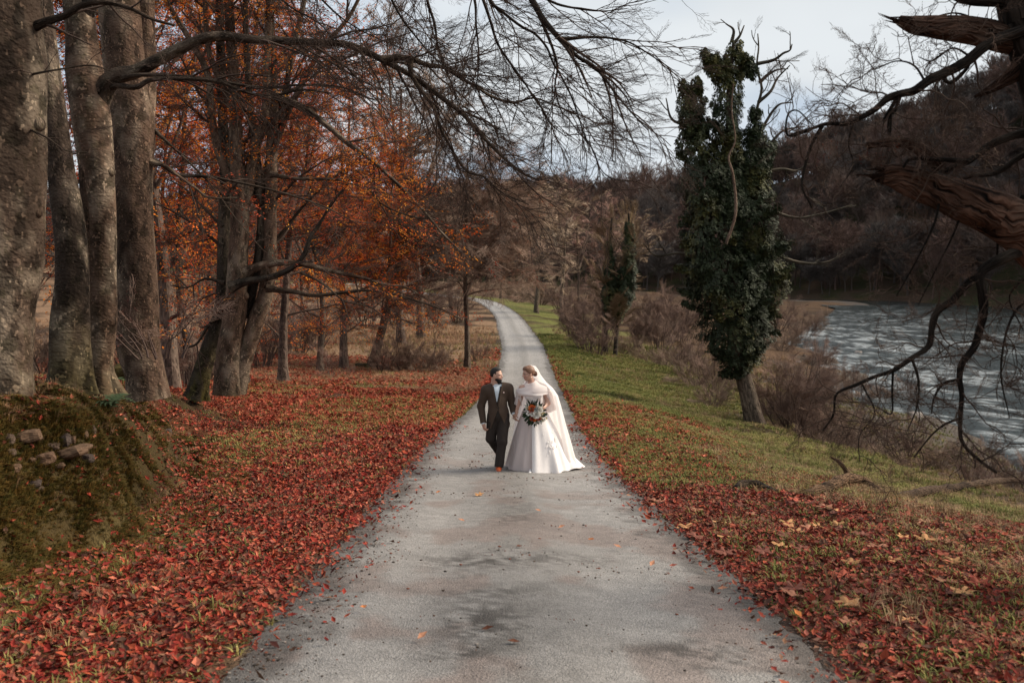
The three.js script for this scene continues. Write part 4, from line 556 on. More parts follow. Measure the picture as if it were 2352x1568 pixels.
// ------------------------------------------------------------------ the storm-torn oak, its trunk just outside on the right
{
  const d = 7.6, Q = 0.8, foot = ground(P(2600, 1000, d).x, d), t = placed('oak_tree', foot, 'old oak with torn limbs and drooping crooked branches over the river side', 'tree'), rnd = mulberry(81), T = { rnd, gb: new GB(), sprays: [] };
  const bk = barkTone(rgb(0.055, 0.042, 0.034), 0.15, null, 14), red = barkTone(rgb(0.115, 0.062, 0.043), 0.10, null, 15);
  const tg = new GB(); const tp = smooth([foot.clone().add(V(0, -0.3, 0)), P(2590, 900, d), P(2540, 640, d), P(2480, 380, d), P(2410, 150, d), P(2362, 0, d), P(2330, -150, d), P(2290, -500, d)], 50); tg.tube(tp, (k) => Q * lerp(0.46, 0.2, k), 28, { shape: trunkShape(8, 0.1, 0.35, 4, foot.y), color: bk }); part('trunk', tg.geo(), M.rough, t);
  const torn = (rows, rad, seed, spikes) => {
    rad = rad.map((r) => r * Q); const pts = smooth(pix(rows, d), 60), gb = new GB(), n = rad.length - 1; const rf = (k) => { const x = k * n, i = Math.min(n - 1, Math.floor(x)); return lerp(rad[i], rad[i + 1], x - i); };
    gb.tube(pts, rf, 26, { shape: (k, a, q) => 1 + 0.22 * (noise3(a * 1.7 + seed, k * 2.5, 1) - 0.5) * 2 + 0.22 * (noise3(Math.cos(a) * 4 + seed, Math.sin(a) * 4, k * 2) - 0.5) + 0.12 * (noise3(q.x * 9, q.y * 9, q.z * 9) - 0.5), color: red });
    const e = pts[pts.length - 1], dir = e.clone().sub(pts[pts.length - 6]).normalize(); for (let k = 0; k < spikes; k++) { const o = V(rnd() - 0.5, rnd() - 0.5, rnd() - 0.5).multiplyScalar(rad[n] * 1.6), s = e.clone().addScaledVector(dir, -0.16).add(o), m = s.clone().addScaledVector(dir, 0.12).add(V(0, (rnd() - 0.6) * 0.05, 0)), f = s.clone().addScaledVector(dir, 0.2 + 0.18 * rnd()).add(V(0, (rnd() - 0.65) * 0.12, 0)); gb.tube([s, m, f], (x) => rad[n] * 0.5 * (1 - 0.92 * x), 6, { color: red }); }
    part('torn_limb', gb.geo(), M.torn, t); return pts;
  };
  torn([[2530, 660], [2440, 590], [2352, 530], [2290, 497], [2220, 468], [2150, 438], [2090, 415], [2050, 402], [2026, 400]], [0.34, 0.29, 0.25, 0.215, 0.19, 0.15, 0.125, 0.10, 0.085], 21, 9);
  torn([[2420, 130], [2352, 97], [2290, 84], [2220, 70], [2150, 63], [2100, 58], [2066, 46]], [0.16, 0.135, 0.125, 0.115, 0.095, 0.075, 0.045], 23, 5);
  torn([[2400, 110], [2352, 145], [2318, 178], [2285, 200], [2240, 222]], [0.09, 0.08, 0.07, 0.045, 0.012], 25, 3);
  torn([[2160, 385], [2128, 352], [2092, 330], [2050, 327], [1992, 334]], [0.05, 0.06, 0.05, 0.045, 0.03], 27, 3);
  const limbs = [
    [[[2380, 60], [2272, 101], [2225, 137], [2182, 162], [2135, 184], [2099, 209], [2067, 216], [2038, 227], [2009, 252], [1977, 270], [1944, 284], [1901, 284], [1865, 295], [1818, 310]], 0.055, 0.012],
    [[[2470, 560], [2352, 575], [2279, 606], [2253, 628], [2257, 671], [2261, 714], [2250, 761], [2239, 797], [2210, 836], [2205, 869], [2210, 905], [2207, 959], [2210, 1013], [2254, 1060], [2290, 1085]], 0.055, 0.012],
    [[[2253, 628], [2221, 653], [2189, 689], [2156, 714], [2142, 750], [2135, 793], [2095, 822], [2052, 851], [2009, 865], [1969, 883], [1922, 905], [1915, 952], [1890, 990]], 0.042, 0.008],
    [[[2480, 300], [2352, 306], [2279, 331], [2225, 371], [2189, 385], [2146, 403], [2110, 425]], 0.05, 0.012], [[[2480, 330], [2352, 356], [2290, 396], [2218, 407], [2170, 440]], 0.04, 0.012], [[[2225, 371], [2150, 366], [2090, 366], [2075, 385]], 0.026, 0.01],
    [[[2350, 8], [2270, 5], [2215, 2], [2180, -10]], 0.05, 0.02], [[[2060, 225], [2030, 280], [2046, 250], [2046, 300], [2040, 350]], 0.02, 0.006], [[[2160, 175], [2185, 190], [2228, 150], [2180, 190], [2170, 170]], 0.02, 0.01], [[[2065, 216], [2058, 252], [2044, 268], [2044, 320], [2060, 360], [2085, 345]], 0.018, 0.006],
    [[[1890, 288], [1866, 330], [1850, 380], [1843, 430], [1860, 465], [1866, 480]], 0.018, 0.006], [[[1860, 300], [1810, 310], [1812, 260], [1830, 253], [1870, 290]], 0.012, 0.006], [[[2230, 130], [2190, 110], [2140, 140], [2110, 130]], 0.012, 0.004], [[[2210, 870], [2170, 880], [2148, 910], [2140, 950]], 0.018, 0.006], [[[2207, 960], [2170, 975], [2140, 1000], [2100, 1050]], 0.014, 0.005], [[[2095, 822], [2110, 870], [2108, 930], [2085, 990]], 0.014, 0.005], [[[2052, 851], [2050, 900], [2048, 950], [2030, 945]], 0.012, 0.005], [[[1980, 880], [1990, 900], [2010, 950], [1975, 1000], [1975, 1060]], 0.010, 0.004], [[[2352, 450], [2300, 520], [2290, 600]], 0.02, 0.008], [[[2352, 640], [2320, 680], [2352, 760]], 0.014, 0.006], [[[2160, 448, 7.6], [2148, 510], [2110, 590], [2060, 680]], 0.014, 0.005], [[[2215, 472, 7.6], [2190, 540], [2160, 600], [2110, 700]], 0.012, 0.005], [[[2265, 780], [2310, 790], [2352, 800]], 0.01, 0.004], [[[1962, 277], [1950, 330], [1960, 380], [1930, 430]], 0.010, 0.004], [[[2300, 120], [2260, 60], [2200, 30], [2140, 40]], 0.016, 0.005], [[[2130, 195], [2100, 150], [2060, 140], [2010, 160]], 0.012, 0.004], [[[2400, 660], [2330, 720], [2300, 850], [2320, 960]], 0.016, 0.005], [[[2254, 1060], [2280, 1050], [2310, 1090]], 0.008, 0.003]];
  const R = { n: [5.7, 7.5, 7.5], len: [0.72, 0.36, 0.19], rmin: [0.0044, 0.0032, 0.0024], rmax: [0.011, 0.0065, 0.0033], wig: 0.85, trop: [-0.03, 0, 0.05], spray: 0.19, color: tone(0.06, 0.04, 0.03), flat: 0.1, dens: 0.4, ang: 1.0, t0: 0.25 };
  limbs.forEach(([rows, a0, a1], i) => { const r0 = a0 * Q, r1 = a1 * Q, p = smooth(pix(rows, d + (i % 5) * 0.1 - 0.16), rows.length * 4), gb = new GB(); gb.tube(p, (k) => lerp(r0, r1, k), 9, { shape: (k, a, q) => 1 + 0.3 * (noise3(q.x * 14, q.y * 14, q.z * 14) - 0.5), color: bk }); part('limb', gb.geo(), M.rough, t); ramify(T, p, r0 * 0.5, r1 * 0.8, R); });
  part('branches', T.gb.geo(), M.bough, t, 'stuff'); addSprays(t, 'twigs', TWIG.oak, M.bough, T.sprays, rnd, twigTone(0.08, 0.052, 0.04), 0.2);
  const tuft = []; for (const [x, y] of [[1895, 255], [1905, 268], [1930, 300], [1898, 325], [1918, 330], [1940, 322], [2045, 305], [2050, 315], [1895, 345], [2110, 312], [1990, 340], [2020, 345]]) tuft.push({ p: P(x, y, d), dir: V(rnd() - 0.5, -1, rnd() - 0.5), s: 0.14 });
  addSprays(t, 'withered_leaves', LEAFS, M.leaf, tuft, rnd, (s, r) => pick(r, RUSSET).clone().multiplyScalar(0.45), 0.2);
  console.log('oak', T.sprays.length, T.gb.i.length / 3);
}
// ------------------------------------------------------------------ the far wooded hillside
function farTreeGeo(seed, h, col) {
  const rnd = mulberry(seed), g = growTree(seed, { h, r: 0.22, bend: 0.14, color: tone(col[0] * 0.8, col[1] * 0.8, col[2] * 0.8), sides: 5, ram: { n: [1.5, 1.1], len: [h * 0.34, h * 0.17], rmin: [0.05, 0.035], wig: 0.3, trop: [0.1, 0.06], prof: (t) => 0.5 + 0.7 * Math.sin(Math.PI * clamp((t - 0.1) / 0.95)), spray: 1, color: tone(...col), flat: 0.1, dens: 0.8, ang: 0.7, fall: 0.4, t0: 0.32 }, forks: 1, fork: 1 }), gb = new GB();
  for (const s of g.sprays) for (let k = 0; k < 5; k++) { const d = s.dir.clone().add(V(rnd() - 0.5, rnd() - 0.3, rnd() - 0.5).multiplyScalar(1.3)).normalize(), e = s.p.clone().addScaledVector(d, 1.0 + rnd() * 1.2), w = V(rnd() - 0.5, rnd() - 0.5, rnd() - 0.5).normalize().multiplyScalar(0.05); gb.tri(s.p.clone().add(w), s.p.clone().sub(w), e, rgb(...col)); }
  return mergeGeometries([g.trunk, g.branches, gb.geo()]);
}
{
  const cols = [[0.10, 0.078, 0.069], [0.13, 0.092, 0.075], [0.085, 0.072, 0.066], [0.14, 0.09, 0.075]], geos = cols.map((c, i) => farTreeGeo(401 + i, 13 + i * 1.2, c)), rnd = mulberry(91), items = geos.map(() => []);
  let guard = 0, cnt = 0; while (cnt < 2600 && guard++ < 40000) {
    const d = 60 + 480 * rnd(), x = -330 + 660 * rnd(); if (Math.abs(x) > d * 0.75 + 40) continue; const f = side(farBank, x, d), n = side(nearBank, x, d); let ok = f < -1 && f > -190; if (n > 4 && d > 175 && x < roadX(Math.min(d, 298)) - 12) ok = rnd() < 0.35; if (n > 4 && x < -0.30 * d - 14 && d > 110) ok = rnd() < 0.25; if (!ok) continue;
    const k = Math.floor(rnd() * geos.length), s = 0.6 + 0.45 * rnd(), wd = s * (1.15 + 0.4 * rnd()), y = H(x, d) - 0.3; cnt++;
    items[k].push({ m: new THREE.Matrix4().makeRotationY(rnd() * 6.28).scale(V(wd, s * (0.85 + 0.3 * rnd()), wd)).setPosition(x, y, -d), c: rgb(1, 1, 1).multiplyScalar(0.75 + 0.5 * rnd()) });
  }
  const w = thing('far_woodland', 'bare winter woodland covering the hillsides across the river', 'woodland'); w.userData.kind = 'stuff';
  items.forEach((it, k) => instanced('trees', geos[k], M.bough, it, w));
  // trees that stand out on the skyline
  const big = [0, 1].map((k) => { const t = thing('hilltop_tree', 'x', 'tree'); part('crown', farTreeGeo(451 + k, 21, [0.15, 0.125, 0.115]), M.bough, t); return t; });
  const sky = [[1494, 0.98, 'tallest round-headed bare tree on the hilltop left of the ivy tree'], [1536, 0.8, 'bare hilltop tree next to the ivy tree'], [1440, 0.72, 'bare hilltop tree farther left of the round-headed one'], [1400, 0.62, 'low bare hilltop tree farthest left on the open skyline'], [1870, 0.6, 'bare skyline tree just right of the dead ivy top'], [1925, 0.7, 'bare skyline tree above the bent oak branch'], [1975, 0.72, 'bare skyline tree behind the oak branch'], [2030, 0.7, 'bare skyline tree behind the broken stub'], [2090, 0.66, 'bare skyline tree left of the hill shoulder'], [2150, 0.6, 'bare skyline tree on the hill shoulder'], [2215, 0.62, 'bare skyline tree under the torn strip'], [2290, 0.6, 'bare skyline tree high on the hill at the picture edge']];
  sky.forEach(([px, s, label], i) => { const d = 392 - (px > 1800 ? 20 : 0); copyTo(big[i % 2], onGround(px, d), i * 1.7, s, label, 'skyline trees'); });
}
// ------------------------------------------------------------------ fallen leaves, grass, moss
const LITTER = [[0.29, 0.042, 0.024], [0.25, 0.032, 0.020], [0.34, 0.080, 0.045], [0.18, 0.020, 0.015], [0.38, 0.115, 0.068], [0.095, 0.018, 0.013], [0.32, 0.062, 0.028], [0.06, 0.015, 0.012], [0.27, 0.075, 0.052], [0.22, 0.026, 0.018], [0.17, 0.085, 0.05], [0.10, 0.05, 0.034]].map((c) => rgb(...c));
const oneLeaf = (curl, w) => { const gb = new GB(); leafInto(gb, V(0, 0, -0.5), V(0, 0, 1), V(0, 1, 0), 1, w, curl); return gb.geo(); };
const lobed = (() => { const gb = new GB(), c = V(0, 0.02, -0.05), n = 22, ring = []; for (let i = 0; i <= n; i++) { const a = -2.75 + 5.5 * i / n, r = 0.3 + 0.26 * Math.abs(Math.cos(a * 2.25)) ** 1.5 + (i % 2 ? 0.05 : 0); ring.push(V(Math.sin(a) * r, 0.14 * r * r + 0.05 * Math.sin(i * 1.3), Math.cos(a) * r)); } for (let i = 0; i < n; i++) gb.tri(c, ring[i], ring[i + 1]); gb.tri(V(-0.01, 0, -0.1), V(0.01, 0, -0.1), V(0.02, 0.03, -0.5)); return gb.geo(); })();
function lay(p, size, yaw, tilt, roll) { return new THREE.Matrix4().compose(p, new THREE.Quaternion().setFromEuler(new THREE.Euler(tilt, yaw, roll, 'YXZ')), V(size, size, size)); }
{
  const rnd = mulberry(501), L = { left: [[], [], []], right: [[], [], []], lobe: [] };
  const sizeAt = lin([[4, 0.062], [12, 0.066], [20, 0.085], [35, 0.13], [60, 0.22], [90, 0.3]]);
  for (let d0 = 4.4; d0 < 84;) {
    const step = 0.25 + d0 * 0.02, sz = sizeAt(d0), xl = -0.54 * d0 - 1.2, xr = 0.54 * d0 + 1.2, dens = (d0 < 14 ? 2.1 : 1.6) / (0.45 * sz * sz), x1 = Math.min(xr, roadX(d0) + 14), x0 = Math.max(xl, roadX(d0) - (d0 < 25 ? 14 : 34));
    const n = Math.round((x1 - x0) * step * dens);
    for (let i = 0; i < n; i++) {
      const x = lerp(x0, x1, rnd()), d = d0 + rnd() * step, s = roadS(x, d), a = Math.abs(s) - HALF; if (a < -0.5) continue; if (a < 0.02 ? d > 28 || rnd() > 0.22 * Math.exp(a / 0.14) * (fbm(x * 2, d * 2, 9, 2) > 0.42 ? 1.6 : 0.3) : rnd() > leafy(x, d)) continue;
      const steep = s < 0 && a > bankFoot(d) && a < bankFoot(d) + bankRun(d) && d < 12.5; if (steep && rnd() < 0.42) continue;
      const c = pick(rnd, LITTER).clone().multiplyScalar(0.6 + 0.7 * rnd()); if (s > 0 && d < 16) c.multiplyScalar(0.85).lerp(rgb(0.20, 0.09, 0.07), 0.25 * rnd()); if (d > 26) c.lerp(rgb(0.34, 0.075, 0.035), 0.3);
      const m = lay(V(x, (a < 0.05 ? roadY(d) + 0.03 : H(x, d)) + 0.006 + rnd() * 0.035 * (1 + sz * 4), -d), sz * (0.5 + 0.65 * rnd() + (rnd() < 0.06 ? 0.5 : 0)), rnd() * 6.28, (rnd() - 0.5) * 1.1, (rnd() - 0.5) * 1.1);
      if (s > 0 && d < 13 && rnd() < 0.0035) L.lobe.push({ m: lay(V(x, H(x, d) + 0.05, -d), 0.12 + 0.08 * rnd(), rnd() * 6.28, (rnd() - 0.5) * 0.5, (rnd() - 0.5) * 0.5), c: pick(rnd, [rgb(0.30, 0.13, 0.08), rgb(0.26, 0.06, 0.035), rgb(0.40, 0.20, 0.09), rgb(0.14, 0.05, 0.035)]).clone().multiplyScalar(0.7 + 0.5 * rnd()) });
      else L[s < 0 ? 'left' : 'right'][Math.floor(rnd() * 3)].push({ m, c });
    }
    d0 += step;
  }
  const gs = [oneLeaf(0.25, 0.62), oneLeaf(-0.15, 0.55), oneLeaf(0.5, 0.6)];
  for (const [k, label] of [['left', 'carpet of red beech leaves between lane and wood'], ['right', 'brown and red leaves scattered over the river-side verge']]) { const t = thing('fallen_leaves', label, 'leaf litter'); t.userData.kind = 'stuff'; gs.forEach((g, i) => instanced('leaves', g, M.leaf, L[k][i], t)); if (k === 'right') instanced('lobed_leaves', lobed, M.leaf, L.lobe, t); }
  console.log('litter', L.left.map((a) => a.length), L.right.map((a) => a.length), L.lobe.length);
  // single leaves on the tarmac
  const road = [[1007, 1152, 1], [1100, 1157, 2], [836, 1438, 1], [1498, 1331, 0], [1358, 1270, 1], [1444, 1155, 0], [1832, 1433, 1], [1060, 1222, 0], [1193, 1288, 3], [1290, 1238, 0], [1418, 1288, 0], [1236, 1198, 0], [1668, 1310, 3], [1180, 1525, 3], [1120, 1492, 3], [970, 1508, 0], [880, 1165, 0], [1350, 1062, 0], [1660, 1385, 0]];
  const seen = [0, 0, 0, 0]; road.sort((a, b) => b[1] - a[1]).forEach(([px, py, k]) => { const nth = ORD[seen[k]++]; const h = hit(px, py), d = -h.z, mats = [rgb(0.42, 0.20, 0.12), rgb(0.55, 0.19, 0.06), rgb(0.42, 0.22, 0.10), rgb(0.10, 0.04, 0.025)]; const m = top('fallen_leaf', k === 2 ? lobed : gs[0], matte({ color: mats[k], roughness: 0.8, side: THREE.DoubleSide }), k === 1 ? 'bright orange beech leaf on the tarmac, ' + nth + ' such leaf up from the bottom edge' : k === 2 ? 'lobed orange leaf lying on the tarmac ahead of the groom' : k === 3 ? 'dark wet leaf on the tarmac, ' + nth + ' such leaf up from the bottom edge' : 'curled tan leaf on the tarmac, ' + nth + ' such leaf up from the bottom edge', 'leaf', 'loose leaves on the lane'); m.position.set(h.x, roadY(d) + 0.075, h.z); m.rotation.set(0.15, px, 0.1); m.scale.setScalar(k === 2 ? 0.13 : 0.085); });
}
{ // grit and leaf crumbs on the tarmac, thickest along its edges and in the damp hollow
  const rnd = mulberry(505), items = [], chip = new THREE.IcosahedronGeometry(1, 0); chip.scale(1, 0.45, 0.8);
  for (let i = 0; i < 90000 && items.length < 5200; i++) { const d = 5 + 22 * rnd() ** 1.4, s = (rnd() * 2 - 1) * (HALF + 0.1), e = sstep(HALF - 0.75, HALF, Math.abs(s)), b = fbm(s * 1.6, d * 1.1, 33, 3); if (rnd() > 0.006 + 0.35 * e + 0.12 * sstep(0.55, 0.7, b)) continue; const k = (0.004 + 0.010 * rnd() ** 3) * (1 + d * 0.03); items.push({ m: lay(V(roadX(d) + s, roadY(d) + 0.022 + 0.045 * (1 - (s / HALF) ** 2), -d), k, rnd() * 6.28, 0, 0), c: pick(rnd, [rgb(0.05, 0.036, 0.028), rgb(0.09, 0.055, 0.04), rgb(0.03, 0.025, 0.022), rgb(0.22, 0.19, 0.17), rgb(0.16, 0.06, 0.04)]) }); }
  tag(instanced('road_grit', chip, matte({ roughness: 0.95 }), items, scene), 'grit and leaf crumbs strewn on the tarmac', 'grit', null, 'stuff');
}
const tuftGeo = (seed, n, w, lean, bend) => { const rnd = mulberry(seed), gb = new GB(); for (let i = 0; i < n; i++) { const a = rnd() * 6.28, l = 0.5 + 0.6 * rnd(), b = V(Math.cos(a) * 0.12, 0, Math.sin(a) * 0.12), o = V(Math.cos(a), 0, Math.sin(a)).multiplyScalar(lean * (0.4 + rnd())), m = b.clone().add(V(o.x * 0.35, l * 0.6, o.z * 0.35)), e = b.clone().add(V(o.x, l * (1 - bend), o.z)), s = V(-Math.sin(a), 0, Math.cos(a)).multiplyScalar(w); gb.tri(b.clone().sub(s), b.clone().add(s), m.clone().add(s.clone().multiplyScalar(0.7))); gb.tri(b.clone().sub(s), m.clone().add(s.clone().multiplyScalar(0.7)), m.clone().sub(s.clone().multiplyScalar(0.7))); gb.tri(m.clone().sub(s.clone().multiplyScalar(0.7)), m.clone().add(s.clone().multiplyScalar(0.7)), e); } return gb.geo(); };
const turfGeo = tuftGeo(1, 12, 0.035, 0.6, 0.25), longGeo = tuftGeo(2, 16, 0.014, 0.8, 0.45), mossGeo = tuftGeo(3, 14, 0.07, 0.7, 0.3);
{
  const rnd = mulberry(511), turf = [], dry = [], moss = [], wild = [];
  const stand = (x, d, s, sy = 1) => new THREE.Matrix4().makeRotationY(rnd() * 6.28).scale(V(s, s * sy, s)).setPosition(x, H(x, d) - 0.01, -d);
  for (let i = 0; i < 420000 && turf.length < 70000; i++) {
    const d = 4.5 + 95 * rnd() ** 1.8, w = 0.54 * d + 1, x = (rnd() * 2 - 1) * w, s = roadS(x, d), a = Math.abs(s) - HALF; if (a < 0.02 || a > 26) continue; const lf = leafy(x, d), g = grassy(x, d); if (rnd() > (s < 0 ? (d < 17 ? 0.003 + 0.02 * g : (0.03 + g * (1 - 0.6 * lf)) * (d > 45 ? 0.35 : 1)) : d < 15 ? 0.015 + 0.10 * g * (1 - 0.5 * lf) : 0.10 + g * (1 - 0.62 * lf))) continue; if (s < 0 && a > bankFoot(d) && d < 20) continue;
    const c = rgb(0.105, 0.125, 0.030).lerp(rgb(0.32, 0.26, 0.09), rnd() * rnd() + (s < 0 ? 0.25 : 0) + 0.25 * sstep(0.4, 0.7, fbm(x * 0.5, d * 0.3, 77, 2))).multiplyScalar(0.7 + 0.5 * rnd());
    turf.push({ m: stand(x, d, (0.085 + 0.06 * rnd()) * (1 + Math.max(0, d - 15) * 0.022), a < 0.3 ? 0.7 : 1), c });
  }
  for (let i = 0; i < 160000 && dry.length < 26000; i++) {   // bleached grass: far field, bank, bank edge by the river
    const d = 6 + 105 * rnd() ** 1.3, w = 0.54 * d + 1, x = (rnd() * 2 - 1) * w, s = roadS(x, d), a = Math.abs(s) - HALF; if (a < 0.5) continue; const m = fbm(x * 0.25, d * 0.2, 81, 3); let k = 0;
    if (s < 0) { const b = bankFoot(d); if (d < 30 && a > b + 0.2 && a < b + 6) k = (a < b + bankRun(d) ? (d > 12 ? 0.4 : 0.10) : 0.34); else if (d > 45) k = 0.25 + 0.7 * sstep(0.35, 0.5, m); else k = (d < 17 ? 0.02 : 0.15) * sstep(0.5, 0.62, m); } else k = (a > 2.2 ? (d < 13 ? 0.08 : 0.3) : 0.02) * sstep(0.42, 0.6, m) + (a > 5 ? 0.2 : 0); if (side(nearBank, x, d) < 1) k = 0; if (rnd() > k) continue;
    dry.push({ m: stand(x, d, (s < 0 && d < 30 ? 0.09 + 0.13 * rnd() : 0.14 + 0.16 * rnd()) * (1 + Math.max(0, d - 30) * 0.014)), c: rgb(0.36, 0.23, 0.135).lerp(rgb(0.16, 0.10, 0.04), rnd() * (s < 0 && d > 45 ? 0.4 : 1)).lerp(rgb(0.30, 0.13, 0.08), s < 0 ? 0.3 : 0).multiplyScalar(0.6 + 0.6 * rnd()) });
  }
  for (let i = 0; i < 500000 && moss.length < 105000; i++) {
    const d = 5 + 16 * rnd() ** 1.5, b = (rnd() * 2.4 - 0.6) * (d > 13 ? 1.4 : 1), x = roadX(d) - HALF - bankFoot(d) - b; const n = fbm(x * 1.3, d * 1.3, 91, 3); if (n < (b < 1.1 && d < 12.5 ? 0.22 : 0.38)) continue; moss.push({ m: stand(x, d, 0.035 + 0.065 * rnd()), c: rgb(0.145, 0.078, 0.018).lerp(rgb(0.06, 0.055, 0.012), rnd()).multiplyScalar(0.65 + 0.6 * rnd()) });
  }
  const rose = (() => { const gb = new GB(), r = mulberry(6); for (let i = 0; i < 9; i++) { const a = i * 0.7 + r() * 0.4, q = 0.35 + 0.6 * r(); leafInto(gb, V(Math.cos(a) * q * 0.5, 0.15 + 0.35 * r(), Math.sin(a) * q * 0.5), V(Math.cos(a), 0.1, Math.sin(a)), V(0, 1, 0), 0.5, 0.46, -0.1); } return gb.geo(); })();
  for (let i = 0; i < 3200; i++) { const d = 4.6 + 12 * rnd() ** 1.6, a = 0.25 + rnd() * 4.5, lr = rnd() < 0.8 ? -1 : 1, x = roadX(d) + lr * (HALF + a); if (fbm(x * 0.8, d * 0.8, 95, 3) < (lr < 0 ? 0.54 : 0.6)) continue; if (lr < 0 && a > bankFoot(d)) continue; wild.push({ m: stand(x, d, 0.06 + 0.06 * rnd()), c: rgb(0.045, 0.062, 0.024).lerp(rgb(0.085, 0.09, 0.035), rnd()) }); }
  const st = (n, g, it, label, cat) => { const m = instanced(n, g, M.leaf, it, scene); tag(m, label, cat, null, 'stuff'); };
  st('turf', turfGeo, turf, 'short green grass of the verges', 'grass'); st('dry_grass', longGeo, dry, 'bleached tussocky grass on bank and field', 'grass'); st('moss', mossGeo, moss, 'olive moss over the stony bank', 'moss'); st('ground_plants', rose, wild, 'low green plants among the red leaves', 'ground cover');
  console.log('grass', turf.length, dry.length, moss.length, wild.length);
}
// ------------------------------------------------------------------ old wall stones in the bank
function rock(seed, w, h, l, k = 0.22) { const g = new THREE.IcosahedronGeometry(1, 3), p = g.attributes.position, v = V(0, 0, 0); for (let i = 0; i < p.count; i++) { v.fromBufferAttribute(p, i); const q = v.clone().multiplyScalar(1 / Math.max(Math.abs(v.x), Math.abs(v.y), Math.abs(v.z))); v.lerp(q, 0.5).multiplyScalar(0.72 + k * 2 * (fbm(v.x * 1.3 + seed, v.y * 1.3, v.z * 1.3, 3) - 0.5) + 0.05 * noise3(v.x * 7, v.y * 7, v.z * 7 + seed)); p.setXYZ(i, v.x * w / 2, v.y * h / 2, v.z * l / 2); } g.computeVertexNormals(); return g; }
{
  const stoneMap = dataTex(256, 256, (u, v) => { const k = 0.75 + 0.7 * (tileFbm(u, v, 6, 141, 5) - 0.5), l = tileFbm(u, v, 9, 145, 3) > 0.64 ? 0.25 : 0; return [k + l, k + l, k + l]; }, false, 2, 2);
  const cs = [[0.115, 0.078, 0.06], [0.14, 0.086, 0.056], [0.085, 0.062, 0.053], [0.15, 0.09, 0.06]].map((c) => matte({ color: rgb(...c), map: stoneMap, bumpMap: stoneMap, bumpScale: 0.02, roughness: 0.95 }));
  const rows = [[15, 1008, 95, 62], [62, 1002, 170, 78], [147, 1012, 78, 88], [165, 1010, 40, 52], [119, 1024, 95, 48], [160, 1039, 235, 72, 0.28], [195, 1052, 105, 62], [100, 1053, 125, 75], [212, 988, 44, 62], [192, 998, 48, 75], [77, 1110, 90, 52], [70, 1058, 60, 40], [86, 1122, 74, 34], [133, 1070, 75, 40], [383, 992, 52, 42], [30, 1075, 90, 55], [20, 1040, 80, 50], [430, 1000, 40, 36]];
  const w = thing('dry_stone_wall', 'collapsed dry stone wall showing through the mossy bank', 'wall');
  rows.forEach(([px, py, a, b, r], i) => { const h = hit(px, py), k = -h.z / FPX * 0.5; h.addScaledVector(V(0, CAMY, 0).sub(h).normalize(), a * k * 0.10); const m = part(i ? 'stone_' + String(i).padStart(3, '0') : 'stone', rock(i * 3.7, a * k, b * k, a * k * 0.8), cs[i % 4], w); m.position.copy(h); m.rotation.set(0, 0.3 * Math.sin(i * 2), r ?? 0.15 * Math.sin(i)); });
  const lump = top('mossy_stump', rock(77, 0.95, 0.85, 0.8, 0.34), matte({ color: rgb(0.055, 0.042, 0.016), roughness: 1, bumpMap: stoneMap, bumpScale: 0.06 }), 'dark moss-grown stump at the foot of the thick speckled trunk', 'stump'); lump.position.copy(hit(292, 880)).add(V(0, 0.14, 0));
}
// ------------------------------------------------------------------ fallen branches
const weathered = barkTone(rgb(0.19, 0.115, 0.07), 0.0, null, 33), darkWood = barkTone(rgb(0.085, 0.06, 0.045), 0.2, null, 34);
function stick(name, rows, r, label, col, extra) {
  const at = rows.map(([px, py, up]) => { const h = hit(px, py); h.y += up ?? 0; return h; }), gb = new GB(), pts = smooth(at, 40);
  gb.tube(pts, (t) => lerp(r[0], r[1], t) * (0.75 + 0.45 * Math.sin(Math.PI * clamp(t * 1.1 + 0.05))), 14, { shape: (t, a, q) => 1 + 0.45 * (noise3(q.x * 5, q.y * 5, q.z * 5 + r[0] * 90) - 0.5) + 0.2 * (noise3(Math.cos(a) * 3, Math.sin(a) * 3, t * 3) - 0.5), color: col });
  const t = placed(name, at[0], label, 'branch', 'fallen branches'); part('wood', gb.geo(), M.torn, t);
  for (const [i, offs, r0] of extra ?? []) { const b = new GB(), p0 = pts[i]; b.tube(smooth([p0.clone(), ...offs.map((o) => p0.clone().add(V(...o)))], 16), (k) => lerp(r0, r0 * 0.35, k), 9, { shape: (k, a, q) => 1 + 0.3 * (noise3(q.x * 9, q.y * 9, q.z * 9) - 0.5), color: col }); part('side_branch', b.geo(), M.torn, t); }
}
stick('fallen_branch', [[1690, 1130, 0.04], [1715, 1124, 0.07], [1745, 1126, 0.06], [1785, 1136, 0.02]], [0.075, 0.065], 'short dark piece of fallen branch nearest the lane', darkWood);
stick('fallen_branch', [[1846, 1142, 0.03], [1900, 1134, 0.10], [1950, 1126, 0.22], [1985, 1126, 0.18], [2035, 1140, 0.03]], [0.08, 0.075], 'pale weathered fallen branch with a curved arm sticking up', weathered, [[20, [[-0.05, 0.14, -0.05], [-0.16, 0.28, -0.1], [-0.30, 0.36, -0.1]], 0.055]]);
stick('fallen_branch', [[2060, 1148, 0.05], [2130, 1140, 0.12], [2200, 1130, 0.14], [2280, 1118, 0.16], [2360, 1110, 0.16]], [0.085, 0.12], 'long grey fallen branch running off to the picture edge', barkTone(rgb(0.12, 0.078, 0.054), 0.0, null, 36));
stick('fallen_branch', [[278, 806, 0.35], [300, 812, 0.33], [340, 830, 0.30], [400, 838, 0.25], [460, 838, 0.2]], [0.035, 0.03], 'long pale stick lying across the foot of the thick trunk', weathered);
stick('fallen_branch', [[425, 872, 0.04], [460, 872, 0.04], [500, 868, 0.04]], [0.06, 0.05], 'dark rotten branch at the foot of the many-stemmed beech', darkWood);
